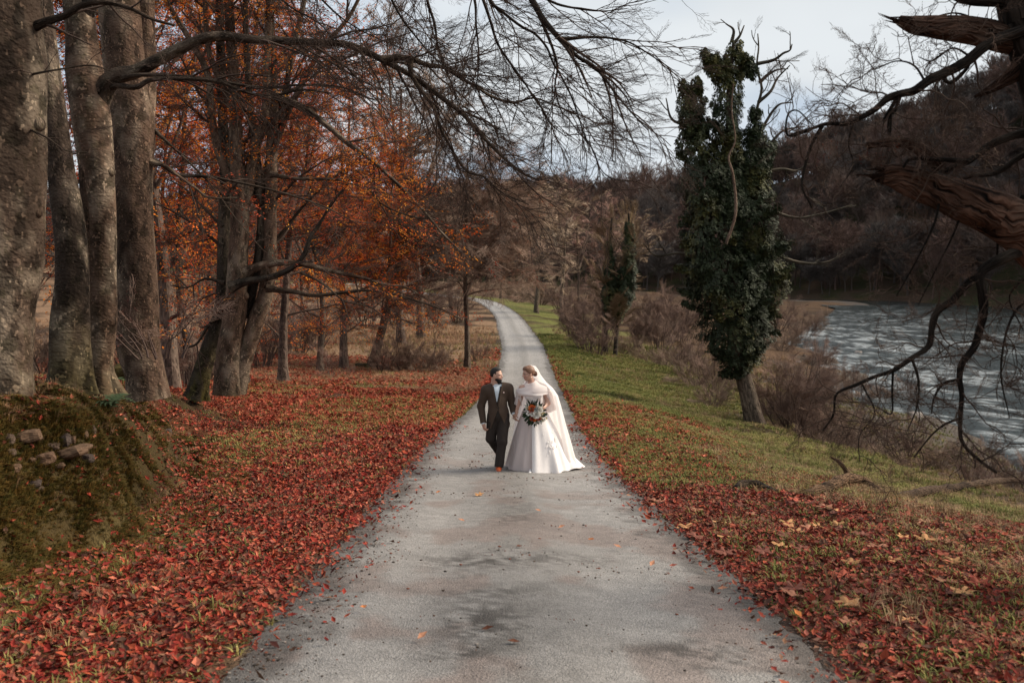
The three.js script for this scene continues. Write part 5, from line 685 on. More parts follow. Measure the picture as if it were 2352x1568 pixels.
// ------------------------------------------------------------------ boulders on the shore
{ const rnd = mulberry(123), st = matte({ color: rgb(0.20, 0.17, 0.155), roughness: 0.9 }), st2 = matte({ color: rgb(0.10, 0.085, 0.075), roughness: 0.85 });
  const geos = [1, 2, 3].map((k) => rock(k * 11, 1.2, 0.7, 1.0, 0.35)); const spots = []; for (let i = 0; i < 400 && spots.length < 18; i++) { const d = 52 + 80 * rnd(), x = 20 + 34 * rnd(), px = 1176 + FPX * x / d; if (px < 1800 || px > 2345) continue; const y = H(x, d); if (y > WATER + 0.55 || y < WATER - 0.75) continue; spots.push([px, x, d]); }
  spots.sort((a, b) => a[0] - b[0]).forEach(([px, x, d], i) => { const m = top('boulder', geos[i % 3], i % 2 ? st : st2, ORD[i] + ' boulder from the left along the river edge', 'boulder', 'boulders at the river edge'); m.position.set(x, Math.max(H(x, d), WATER - 0.2) + 0.05, -d); m.rotation.y = i * 2.1; m.scale.setScalar(0.5 + 0.9 * rnd()); }); }
// ------------------------------------------------------------------ shrubs
function bush(seed, o) {
  const rnd = mulberry(seed), gb = new GB(), T = { rnd, gb, sprays: [] };
  for (let k = 0; k < o.stems; k++) { const a = rnd() * 6.28, q = V(Math.cos(a) * o.foot * rnd(), -0.05, Math.sin(a) * o.foot * rnd()), dr = V(Math.cos(a) * o.out * (0.3 + rnd()), 1, Math.sin(a) * o.out * (0.3 + rnd())).normalize(), pts = [q.clone()], l = o.h * (0.6 + 0.5 * rnd()); for (let s = 0; s < 6; s++) { dr.x += (rnd() - 0.5) * 0.3; dr.z += (rnd() - 0.5) * 0.3; dr.y += o.arch; dr.normalize(); q.addScaledVector(dr, l / 6); pts.push(q.clone()); } gb.tube(pts, (t) => o.r * (1 - 0.7 * t), 4, { color: o.color, cap: false }); ramify(T, pts, o.r * 0.7, o.r * 0.3, { n: o.n, len: o.len, rmin: o.rmin, wig: 0.4, trop: [0.05, 0.03], spray: o.spray, color: o.color, flat: 0, dens: o.dens ?? 0.8, t0: 0.15, ang: 0.7 }); }
  const t = thing(o.name, 'x', 'shrub'); part('stems', gb.geo(), M.bough, t, 'stuff'); addSprays(t, 'twigs', o.twig, M.bough, T.sprays, rnd, o.twigC, 0); if (o.leaves) addSprays(t, 'leaves', LEAFS, M.leaf, T.sprays.filter(() => rnd() < o.leaves).map((s) => ({ ...s, s: s.s * (o.leafS ?? 1) })), rnd, o.leafC, 0.2); return t;
}
{
  const brown = { name: 'bare_shrub', stems: 16, foot: 0.5, out: 0.55, arch: 0.0, h: 2.6, r: 0.028, color: tone(0.09, 0.06, 0.05), n: [2.2, 2.4], len: [0.9, 0.45], rmin: [0.01, 0.007], spray: 0.55, twig: TWIG.mid, twigC: twigTone(0.17, 0.11, 0.088), dens: 0.55 };
  const A = bush(601, brown), B = bush(602, { ...brown, stems: 22, h: 1.7, out: 0.95, arch: -0.04, twigC: twigTone(0.21, 0.145, 0.11), color: tone(0.15, 0.105, 0.08) }), C = bush(603, { ...brown, stems: 14, h: 4.6, out: 0.35, r: 0.045, len: [1.3, 0.6], spray: 0.8, rmin: [0.015, 0.01] });
  const rnd = mulberry(77);
  copyTo(C, onGround(1822, 47), 0, 0.9, 'upright many-stemmed bare shrub beside the big ivy tree', 'river bank scrub'); copyTo(C, onGround(1850, 52), 2, 0.8, 'upright bare shrub just behind the one by the ivy tree', 'river bank scrub');
  const put = (list, lab, grp) => list.sort((a, b) => a[1] - b[1]).forEach(([k, px, d, s], i) => copyTo([A, B, C][k], onGround(px, d), rnd() * 6.28, s, lab + ', ' + ORD[i] + ' from the left', grp));
  put([[1, 1640, 53, 0.8], [1, 1775, 52, 0.8], [0, 1870, 47, 0.8], [1, 1910, 42, 0.8], [0, 1960, 46, 0.9], [1, 2030, 44, 0.7], [1, 1890, 52, 1.0], [0, 2080, 50, 0.8], [1, 2160, 48, 0.7], [0, 2240, 44, 0.8], [0, 2310, 40, 0.9], [1, 2345, 36, 0.8], [0, 2270, 38, 0.6]], 'low brown scrub below the oak branches', 'river bank scrub');
  put([[0, 1650, 60, 1.0], [1, 1600, 66, 1.2], [0, 1580, 74, 1.3], [1, 1540, 80, 1.3], [0, 1520, 95, 1.5], [1, 1500, 105, 1.6], [0, 1850, 66, 1.2], [1, 1910, 72, 1.1], [0, 1960, 80, 1.1], [1, 2020, 84, 1.0], [0, 2090, 88, 0.9], [2, 1560, 110, 1.1], [2, 1500, 125, 1.2], [1, 1470, 140, 2.0], [0, 1540, 150, 2.0], [1, 1800, 120, 1.6], [0, 1840, 140, 1.7], [1, 1870, 170, 2.0], [0, 1790, 170, 2.2], [0, 1890, 110, 1.2]], 'bare scrub along the stony river edge', 'river edge scrub');
  put([[2, 1310, 98, 0.9], [2, 1335, 92, 0.8], [0, 1350, 84, 1.3], [0, 1372, 80, 1.2], [1, 1430, 88, 1.0], [1, 1490, 88, 1.0], [2, 1465, 94, 0.8]], 'bare scrub round the small ivy-clad tree', 'scrub by the lane');
  put([[0, 880, 60, 0.8], [1, 905, 61, 0.9], [0, 930, 62, 0.9], [1, 960, 62, 0.8], [0, 985, 63, 0.7], [1, 1010, 66, 0.7], [0, 1095, 72, 0.6]], 'twiggy bramble scrub between the two roadside trees', 'roadside scrub');
  put([[0, 640, 70, 1.5], [2, 690, 74, 0.8], [0, 720, 78, 1.6], [2, 790, 100, 0.9], [0, 840, 105, 1.7], [2, 900, 110, 0.9], [0, 950, 112, 1.7], [2, 1000, 118, 0.9], [0, 1050, 120, 1.6], [1, 1045, 175, 2.2], [1, 1190, 205, 2.4], [1, 1240, 195, 2.4], [0, 1290, 160, 2.4], [0, 1330, 140, 1.8], [2, 1390, 140, 1.2]], 'brown thicket at the far side of the field', 'thickets beyond the field');
  put([[0, 430, 34, 0.9], [0, 400, 42, 1.0], [1, 460, 44, 1.1], [0, 330, 34, 0.9], [1, 90, 26, 1.0], [0, 600, 60, 1.3]], 'dark bramble thicket on the floor of the wood', 'thickets in the wood');
  const deadLeaf = (seed, s) => bush(seed, { ...brown, name: 'withered_leaf_shrub', stems: 9, h: s, out: 0.8, r: 0.02, leaves: 0.9, leafS: 0.9, leafC: (q, r) => pick(r, [rgb(0.05, 0.02, 0.018), rgb(0.085, 0.028, 0.022), rgb(0.12, 0.04, 0.028)]).clone() });
  copyTo(deadLeaf(611, 1.3), onGround(762, 55), 0, 1, 'dark shrub of withered leaves alone on the leaf carpet', 'withered shrubs'); const s2 = deadLeaf(612, 0.7); copyTo(s2, P(370, 815, 17.3), 0, 1, 'purple withered-leaf sapling in front of the thick trunk', 'withered shrubs');
  const heap = top('ivy_mound', rock(5, 1.3, 0.9, 1.0, 0.3), matte({ color: rgb(0.03, 0.028, 0.014), roughness: 1 }), 'dark ivy-grown mound at the foot of the leaning tree', 'mound'); heap.position.copy(onGround(832, 63.6));
  // ferns
  const fern = (() => { const gb = new GB(), r = mulberry(9); for (let f = 0; f < 14; f++) { const a = r() * 6.28, l = 0.5 + 0.5 * r(); let prev = V(0, 0, 0); for (let s = 1; s <= 9; s++) { const t = s / 9, c = V(Math.cos(a) * l * t * 0.8, l * (0.75 * t - 0.6 * t * t), Math.sin(a) * l * t * 0.8), w = 0.2 * (1 - t) + 0.02; const sd = V(-Math.sin(a), -0.2, Math.cos(a)); for (const k of [-1, 1]) gb.tri(prev, c, prev.clone().lerp(c, 0.8).addScaledVector(sd, k * w)); prev = c; } } return gb.geo(); })();
  const fm = matte({ color: rgb(0.05, 0.07, 0.035), roughness: 0.8, side: THREE.DoubleSide });
  for (const [px, py, s, label] of [[248, 935, 0.62, 'green fern below the pale fluted trunk on the bank'], [262, 878, 0.4, 'small green fern beside the mossy stump']]) { const m = top('fern', fern, fm, label, 'fern', 'ferns on the bank'); m.position.copy(hit(px, py)); m.scale.setScalar(s); m.rotation.y = px; }
}
// ------------------------------------------------------------------ the couple
function seg(p, a, b, ra, rb) { const ux = b[0] - a[0], uy = b[1] - a[1], uz = b[2] - a[2], x = p[0] - a[0], y = p[1] - a[1], z = p[2] - a[2], t = clamp((x * ux + y * uy + z * uz) / (ux * ux + uy * uy + uz * uz)); return Math.hypot(x - ux * t, y - uy * t, z - uz * t) - lerp(ra, rb, t); }
function ell(p, c, r) { const x = (p[0] - c[0]) / r[0], y = (p[1] - c[1]) / r[1], z = (p[2] - c[2]) / r[2], k = Math.hypot(x, y, z); return (k - 1) * Math.min(r[0], r[1], r[2]); }
function smin(a, b, k) { const h = clamp(0.5 + 0.5 * (b - a) / k); return lerp(b, a, h) - k * h * (1 - h); }
function chain(p, list, k = 0.03) { let d = 1e9; for (const s of list) d = smin(d, s.length === 2 ? ell(p, s[0], s[1]) : seg(p, s[0], s[1], s[2], s[3]), k); return d; }
function carve(sdf, lo, hi, n, color) {       // mesh of sdf = 0 inside the box
  const mc = new MarchingCubes(n, new THREE.MeshBasicMaterial(), false, false, 160000); mc.isolation = 0; const F = mc.field, hs = n / 2; mc.reset();
  const w = (i, k) => lo[k] + (hi[k] - lo[k]) * i / n;
  const B = 4, cell = Math.hypot(...[0, 1, 2].map((k) => (hi[k] - lo[k]) / n)), far = cell * B * 0.75 + 0.02;
  for (let z = 0; z < n; z += B) for (let y = 0; y < n; y += B) for (let x = 0; x < n; x += B) {      // blocks far from the surface take one value
    const c = sdf([w(x + B / 2, 0), w(y + B / 2, 1), w(z + B / 2, 2)]), skip = Math.abs(c) > far;
    for (let k = z; k < Math.min(n, z + B); k++) for (let j = y; j < Math.min(n, y + B); j++) for (let i = x; i < Math.min(n, x + B); i++) F[(k * n + j) * n + i] = skip ? -c : -sdf([w(i, 0), w(j, 1), w(k, 2)]);
  }
  mc.update(); const c = mc.count, pos = new Float32Array(c * 3);
  for (let i = 0; i < c; i++) for (let k = 0; k < 3; k++) pos[i * 3 + k] = lo[k] + (hi[k] - lo[k]) * (mc.positionArray[i * 3 + k] * hs + hs) / n;
  // weld and give smooth outward normals from the field
  let g = new THREE.BufferGeometry(); const col = new Float32Array(c * 3);
  for (let i = 0; i < c; i++) col.set(color ? color([pos[i * 3], pos[i * 3 + 1], pos[i * 3 + 2]]) : [1, 1, 1], i * 3);
  g.setAttribute('position', new THREE.BufferAttribute(pos, 3)); g.setAttribute('color', new THREE.BufferAttribute(col, 3)); g = mergeVertices(g, 1e-6); g.computeVertexNormals();
  const gp = g.attributes.position, gn = g.attributes.normal; let vote = 0; for (let i = 0; i < gp.count; i += Math.max(1, gp.count >> 5)) { const p = [gp.getX(i), gp.getY(i), gp.getZ(i)], n = [gn.getX(i), gn.getY(i), gn.getZ(i)], at = (s) => sdf(p.map((v, k) => v + n[k] * s)); vote += Math.sign(at(0.004) - at(-0.004)); }
  if (vote < 0) { const ix = g.index.array; for (let i = 0; i < ix.length; i += 3) { const q = ix[i]; ix[i] = ix[i + 1]; ix[i + 1] = q; } g.computeVertexNormals(); }
  return g;
}
const SKIN = [0.50, 0.29, 0.215];
function headGeo(woman) {                     // chin at y = 0, crown at about 0.235, facing +z
  const w = woman ? 0.94 : 1;
  const sdf = (p0) => {
    const p = [Math.abs(p0[0]) / w, p0[1], p0[2]];
    let d = ell(p, [0, 0.142, -0.012], [0.076, 0.094, 0.096]); d = smin(d, ell(p, [0, 0.075, 0.018], [0.060, 0.078, 0.072]), 0.03); d = smin(d, ell(p, [0, 0.018, 0.052], [0.026, 0.020, 0.022]), 0.03);
    d = smin(d, ell(p, [0.034, 0.085, 0.058], [0.022, 0.018, 0.018]), 0.02); d = smin(d, seg(p, [0, 0.125, 0.083], [0, 0.088, 0.108], 0.008, 0.012), 0.014); d = smin(d, ell(p, [0.012, 0.083, 0.094], [0.008, 0.007, 0.009]), 0.008);
    d = smin(d, ell(p, [0, 0.136, 0.070], [0.055, 0.012, 0.018]), 0.015); d = Math.max(d, -ell(p, [0.032, 0.120, 0.097], [0.018, 0.011, 0.013])); d = smin(d, ell(p, [0.031, 0.118, 0.074], [0.013, 0.011, 0.013]), 0.004);
    d = smin(d, ell(p, [0, 0.055, 0.085], [0.021, 0.0075, 0.011]), 0.006); d = smin(d, ell(p, [0, 0.046, 0.083], [0.018, 0.0075, 0.011]), 0.006);
    d = smin(d, Math.max(ell(p, [0.077, 0.108, -0.012], [0.010, 0.033, 0.019]), -ell(p, [0.088, 0.110, -0.006], [0.008, 0.020, 0.010])), 0.006);
    d = smin(d, seg(p, [0, 0.03, -0.03], [0, -0.10, -0.045], 0.054 * w, 0.058 * w), 0.03); return d;
  };
  const color = (p0) => { const p = [Math.abs(p0[0]) / w, p0[1], p0[2]]; let c = SKIN.slice(); const mix = (q, k) => { c = c.map((v, i) => lerp(v, q[i], k)); };
    mix([0.52, 0.20, 0.16], 0.35 * Math.exp(-((p[0] - 0.042) ** 2 + (p[1] - 0.08) ** 2) / 0.0005) * (p[2] > 0.03 ? 1 : 0)); if (p[2] > 0.075 && Math.abs(p[1] - 0.0505) < 0.009 && p[0] < 0.023) mix(woman ? [0.36, 0.09, 0.085] : [0.36, 0.13, 0.11], 0.85);
    if (p[2] > 0.05 && Math.hypot((p[0] - 0.032) / 1.5, p[1] - 0.119) < 0.008) { mix([0.55, 0.5, 0.47], 0.8); if (Math.hypot(p[0] - 0.031, p[1] - 0.119) < 0.006) mix([0.05, 0.03, 0.02], 0.95); } if (p[2] > 0.05 && Math.hypot((p[0] - 0.032) / 2.4, p[1] - 0.1275) < 0.0042 && woman) mix([0.06, 0.03, 0.02], 0.8);
    if (p[2] > 0.05 && p[0] > 0.012 && p[0] < 0.056 && Math.abs(p[1] - 0.139 + (p[0] - 0.034) ** 2 * 6) < 0.005) mix([0.09, 0.05, 0.03], 0.8); return c; };
  return carve(sdf, [-0.1, -0.11, -0.125], [0.1, 0.245, 0.125], 76, color);
}
function handGeo(sd, curl, spread = 1) {      // wrist at 0, fingers along -y, closing toward +z; sd = side of the thumb
  const parts = [[[-0.02, -0.02, 0], [-0.026, -0.082, 0.004], 0.021, 0.014], [[0.0, -0.01, 0], [0.0, -0.085, 0.004], 0.023, 0.015], [[0.02, -0.02, 0], [0.026, -0.08, 0.004], 0.021, 0.014], [[0, 0.05, 0], [0, -0.01, 0], 0.027, 0.024]], fing = [];
  [[-0.031, 0.06], [-0.011, 0.074], [0.010, 0.08], [0.030, 0.07]].forEach(([x, l], i) => { const xx = sd > 0 ? x : -x; let y = -0.084, z = 0.004, a = curl * 0.5; const k = [0.46, 0.31, 0.25]; let q = [xx, y, z]; for (let s = 0; s < 3; s++) { const e = [q[0] + xx * 0.06 * spread * (s ? 0.3 : 1), q[1] - Math.cos(a) * l * k[s], q[2] + Math.sin(a) * l * k[s]]; fing.push([q, e, 0.0092 - s * 0.0009, 0.0086 - s * 0.0012]); q = e; a += curl * 0.8; } });
  const s = sd; fing.push([[s * 0.024, -0.022, 0.008], [s * 0.047, -0.052, 0.022], 0.013, 0.0105], [[s * 0.047, -0.052, 0.022], [s * 0.044, -0.084, 0.032 + curl * 0.008], 0.0102, 0.008]);
  return carve((p) => { let d = chain(p, parts, 0.02); for (const f of fing) d = smin(d, seg(p, ...f), 0.005); return d; }, [-0.075, -0.19, -0.05], [0.075, 0.06, 0.1], 54, () => SKIN);
}
const fabricBump = dataTex(256, 256, (u, v) => { const k = 0.5 + 0.5 * (tileNoise(u, v, 128, 151) - 0.5) + 0.4 * (tileNoise(u, v, 32, 152) - 0.5); return [k, k, k]; }, false, 6, 6);
const skinMat = new THREE.MeshPhysicalMaterial({ vertexColors: true, roughness: 0.5, sheen: 0.2 });
const fab = (r, g, b, o = {}) => new THREE.MeshPhysicalMaterial({ color: rgb(r, g, b), roughness: 0.9, sheen: 0.25, sheenRoughness: 0.6, sheenColor: rgb(r * 1.6, g * 1.6, b * 1.6), side: THREE.DoubleSide, ...o });
function moved(g, m) { const q = g.clone(); q.applyMatrix4(m); return q; }
const mat = (x, y, z, rx = 0, ry = 0, rz = 0, s = 1) => new THREE.Matrix4().compose(V(x, y, z), new THREE.Quaternion().setFromEuler(new THREE.Euler(rx, ry, rz, 'YXZ')), V(s, s, s));
// limb end frame: fingers (-y of the hand) along dir, palm (+z) toward palm
function handAt(g, at, dir, palm) { const y = V(...dir).normalize().negate(), z = V(...palm); z.addScaledVector(y, -z.dot(y)).normalize(); const x = V(0, 0, 0).crossVectors(y, z); return moved(g, new THREE.Matrix4().makeBasis(x, y, z).setPosition(...at)); }
const DP = 16.9;
{ // ---- groom
  const base = ground(P(1145, 1090, DP).x, DP); base.y = roadY(DP) + 0.062;
  const t = thing('person', 'man in a dark brown three-piece suit with orange shoes, looking toward the bride', 'person', 'the couple walking down the lane', base);
  const shL = [-0.215, 1.375, 0], shR = [0.175, 1.405, 0], elL = [-0.30, 1.09, -0.04], elR = [0.235, 1.12, -0.07], wrL = [-0.255, 0.80, 0.07], wrR = [0.262, 0.965, 0.035];
  const hipL = [-0.085, 0.93, 0], hipR = [0.085, 0.93, 0.0], knL = [-0.135, 0.53, 0.0], knR = [0.065, 0.51, 0.13], anL = [-0.005, 0.26, -0.30], anR = [0.01, 0.09, 0.20];
  const trunk = [[[0, 0.97, 0], [-0.015, 1.16, 0], 0.135, 0.13], [[-0.015, 1.16, 0], [-0.02, 1.32, -0.005], 0.13, 0.14], [[-0.13, 1.34, -0.01], [0.10, 1.355, -0.01], 0.105, 0.105], [shL, [-0.1, 1.40, -0.01], 0.07, 0.08], [shR, [0.08, 1.42, -0.01], 0.07, 0.08]];
  const arms = [[shL, elL, 0.062, 0.052], [elL, wrL, 0.05, 0.036], [shR, elR, 0.062, 0.052], [elR, wrR, 0.05, 0.036]];
  const legs = [[hipL, knL, 0.098, 0.068], [knL, anL, 0.066, 0.05], [hipR, knR, 0.098, 0.07], [knR, anR, 0.066, 0.055]];
  const neck = [[-0.04, 1.40, -0.01], [-0.035, 1.52, -0.005], 0.062, 0.058];
  const skin = carve((p) => chain(p, [...trunk.map((s) => [s[0], s[1], s[2] - 0.03, s[3] - 0.03]), ...arms.map((s) => [s[0], s[1], s[2] - 0.016, s[3] - 0.012]), ...legs.map((s) => [s[0], s[1], s[2] - 0.02, s[3] - 0.014]), neck], 0.04), [-0.42, 0.05, -0.4], [0.42, 1.56, 0.4], 84, () => SKIN);
  const HY = 1.25, hm = mat(-0.038, 1.515, 0.012, 0.06, HY, 0.02, 1.02), head = moved(headGeo(false), hm);
  const hand = handGeo(1, 1.05), handB = handGeo(-1, 0.75);
  part('body', mergeGeometries([skin, head, handAt(hand, wrL, [0.25, -1, 0.25], [0.75, 0.1, -0.6]), handAt(handB, wrR, [0.25, -0.95, 0.1], [0.8, 0, -0.4])]), skinMat, t);
  const wool = fab(0.058, 0.035, 0.023, { bumpMap: fabricBump, bumpScale: 0.003 }), vest = fab(0.042, 0.028, 0.021), dark = fab(0.014, 0.011, 0.010);
  const xc = -0.012, wrinkle = (p) => 0.009 * (noise3(p[0] * 9, p[1] * 7, p[2] * 9) - 0.5) + 0.005 * (noise3(p[0] * 20, p[1] * 13, p[2] * 20) - 0.5);
  const coatBody = [[[0, 0.80, 0.0], [0, 0.97, 0], 0.185, 0.16], [[0, 0.97, 0], [-0.015, 1.16, 0], 0.155, 0.148], ...trunk.slice(1)];
  const flat = (p) => [p[0], p[1], p[2] * 1.18];
  const coat = (p) => { const q = flat(p); let d = chain(q, coatBody, 0.05) - 0.012; d = smin(d, chain(p, arms.map((s) => [s[0], s[1], s[2] + 0.014, s[3] + 0.014]), 0.03), 0.03) + wrinkle(p);
    for (const [a, b] of [[[-0.085, 1.47, 0.05], [xc - 0.01, 1.10, 0.155]], [[0.035, 1.47, 0.05], [xc + 0.02, 1.10, 0.155]]]) { const s = seg([p[0], p[1], p[2] * 0.4], [a[0], a[1], a[2] * 0.4], [b[0], b[1], b[2] * 0.4], 0.04, 0.018); if (s < 0 && p[2] > 0) d -= 0.010 * clamp(-s / 0.008); }
    const hem = 0.69 + 0.02 * Math.sin(p[0] * 9); d = Math.max(d, hem - p[1]); d = Math.max(d, p[1] - 1.505);
    if (p[2] > 0.02) { const v = p[1] > 1.09 ? (p[1] - 1.09) * 0.21 - Math.abs(p[0] - xc + 0.01) : (1.045 - p[1]) * 0.42 - Math.abs(p[0] - xc - 0.0 - (1.05 - p[1]) * 0.06); d = Math.max(d, v); if (Math.abs(p[0] - xc - 0.012) < 0.005 && p[1] < 1.10) d += 0.008; }
    d = Math.max(d, -seg(p, [-0.04, 1.44, 0.0], [-0.035, 1.56, 0.01], 0.072, 0.08)); for (const [e, w] of [[elL, wrL], [elR, wrR]]) { const u = [w[0] - e[0], w[1] - e[1], w[2] - e[2]], l = Math.hypot(...u), k = ((p[0] - w[0]) * u[0] + (p[1] - w[1]) * u[1] + (p[2] - w[2]) * u[2]) / l; if (Math.hypot(p[0] - w[0], p[1] - w[1], p[2] - w[2]) < 0.13) d = Math.max(d, k + 0.012); } return d; };
  part('jacket', carve(coat, [-0.42, 0.62, -0.3], [0.42, 1.54, 0.3], 110), wool, t);
  part('waistcoat', carve((p) => Math.max(chain(flat(p), trunk, 0.05) - 0.006, 0.98 - p[1], p[1] - 1.44, p[1] > 1.16 && p[2] > 0 ? (p[1] - 1.16) * 0.19 - Math.abs(p[0] - xc + 0.012) : -1, -p[2]), [-0.3, 0.9, -0.05], [0.3, 1.5, 0.25], 60), vest, t);
  part('shirt', carve((p) => Math.max(Math.min(Math.max(chain(flat(p), trunk, 0.05) + 0.003, -p[2]), Math.max(seg(p, [-0.04, 1.43, -0.005], [-0.036, 1.478, 0], 0.072, 0.066), p[1] - 1.478), ...[[elL, wrL], [elR, wrR]].map(([e, w]) => seg(p, [lerp(e[0], w[0], 0.8), lerp(e[1], w[1], 0.8), lerp(e[2], w[2], 0.8)], [lerp(e[0], w[0], 0.97), lerp(e[1], w[1], 0.97), lerp(e[2], w[2], 0.97)], 0.036, 0.037))), 0.75 - p[1]), [-0.34, 0.72, -0.12], [0.34, 1.5, 0.25], 72), fab(0.62, 0.68, 0.74), t);
  const tr = (p) => { let d = chain(p, [[[0, 0.96, 0], [0, 0.99, 0], 0.15, 0.14], ...legs.map((s) => [s[0], s[1], s[2] + 0.012, s[3] + 0.022])], 0.03) + wrinkle(p) * 1.3; for (const [k, a] of [[knL, anL], [knR, anR]]) { const u = [a[0] - k[0], a[1] - k[1], a[2] - k[2]], l = Math.hypot(...u); if (Math.hypot(p[0] - a[0], p[1] - a[1], p[2] - a[2]) < 0.16) d = Math.max(d, ((p[0] - a[0]) * u[0] + (p[1] - a[1]) * u[1] + (p[2] - a[2]) * u[2]) / l - 0.012); } return d; };
  part('trousers', carve(tr, [-0.3, 0.03, -0.42], [0.3, 1.06, 0.32], 96), fab(0.024, 0.016, 0.0125, { bumpMap: fabricBump, bumpScale: 0.003 }), t);
  const shoe = (a, pitch, name) => { const g = (f, n, lo, hi) => moved(carve(f, lo, hi, n), mat(a[0], a[1], a[2], pitch, -0.02, 0)); const up = (p) => { const d = chain(p, [[[0, -0.045, 0.14], [0, -0.035, 0.02], 0.036, 0.045], [[0, -0.03, 0.02], [0, 0.03, -0.01], 0.046, 0.046], [[0, -0.045, -0.02], [0, -0.04, 0.0], 0.042, 0.042]], 0.03); return Math.max(d, -0.072 - p[1]); }; const s = part(name, g(up, 48, [-0.08, -0.1, -0.1], [0.08, 0.1, 0.22]), fab(0.50, 0.085, 0.018, { roughness: 0.5 }), t); part('sole', g((p) => Math.max(Math.hypot(Math.max(0, Math.abs(p[0]) - 0.02), Math.max(0, p[2] - 0.135, -0.02 - p[2])) - 0.034, Math.abs(p[1] + 0.078) - 0.012), 48, [-0.08, -0.11, -0.1], [0.08, -0.04, 0.22]), fab(0.75, 0.70, 0.64), s); const lc = []; for (let i = 0; i < 4; i++) lc.push(moved(new THREE.CapsuleGeometry(0.004, 0.045, 3, 6).rotateZ(Math.PI / 2), mat(a[0], a[1] + 0.002 - i * 0.011, a[2] + 0.055 + i * 0.022, pitch))); part('laces', mergeGeometries(lc), fab(0.42, 0.06, 0.015), s); };
  shoe(anR, -0.02, 'shoe'); shoe([anL[0], anL[1] - 0.01, anL[2] + 0.0], 0.85, 'shoe');
  const hairF = (p) => { const d = Math.min(ell(p, [0, 0.146, -0.016], [0.0785, 0.0985, 0.0985]), ell(p, [0, 0.190, 0.005], [0.064, 0.056, 0.078])) + 0.003 * (noise3(p[0] * 60, p[1] * 60, p[2] * 60) - 0.5); const line = p[1] - (0.185 - 0.9 * Math.max(0, p[2] - 0.055)); return Math.max(d, p[2] > 0.015 ? 0.178 + 0.45 * (p[2] - 0.015) - p[1] : 0.055 - p[1] - 0.0, p[2] > -0.03 && p[2] <= 0.015 ? 0.12 - p[1] : -1); };
  part('hair', moved(carve(hairF, [-0.1, 0.02, -0.13], [0.1, 0.26, 0.12], 56), hm), fab(0.010, 0.007, 0.006, { roughness: 0.75, sheen: 0 }), t);
  const beardF = (p) => { let d = smin(ell(p, [0, 0.010, 0.056], [0.046, 0.048, 0.038]), ell(p, [0, 0.045, 0.03], [0.069, 0.040, 0.062]), 0.02) + 0.004 * (noise3(p[0] * 70, p[1] * 70, p[2] * 70) - 0.5); d = Math.max(d, p[1] - (0.070 + 0.35 * Math.max(0, Math.abs(p[0]) - 0.03)) ); d = Math.max(d, -ell(p, [0, 0.051, 0.10], [0.02, 0.0085, 0.03])); return Math.max(d, -0.01 - p[2]); };
  part('beard', moved(carve(beardF, [-0.09, -0.06, -0.03], [0.09, 0.11, 0.12], 52), hm), fab(0.010, 0.006, 0.005, { sheen: 0 }), t);
  const btn = [[xc + 0.012, 1.075]].map(([x, y]) => moved(new THREE.SphereGeometry(0.011, 10, 8).scale(1, 1, 0.5), mat(x, y, 0.158))); part('button', btn[0], dark, t); part('lapel_pin', moved(new THREE.SphereGeometry(0.013, 10, 8).scale(1, 1, 0.5), mat(0.092, 1.345, 0.125)), fab(0.75, 0.55, 0.5), t);
}
const bouquetAt = V(0, 0, 0);
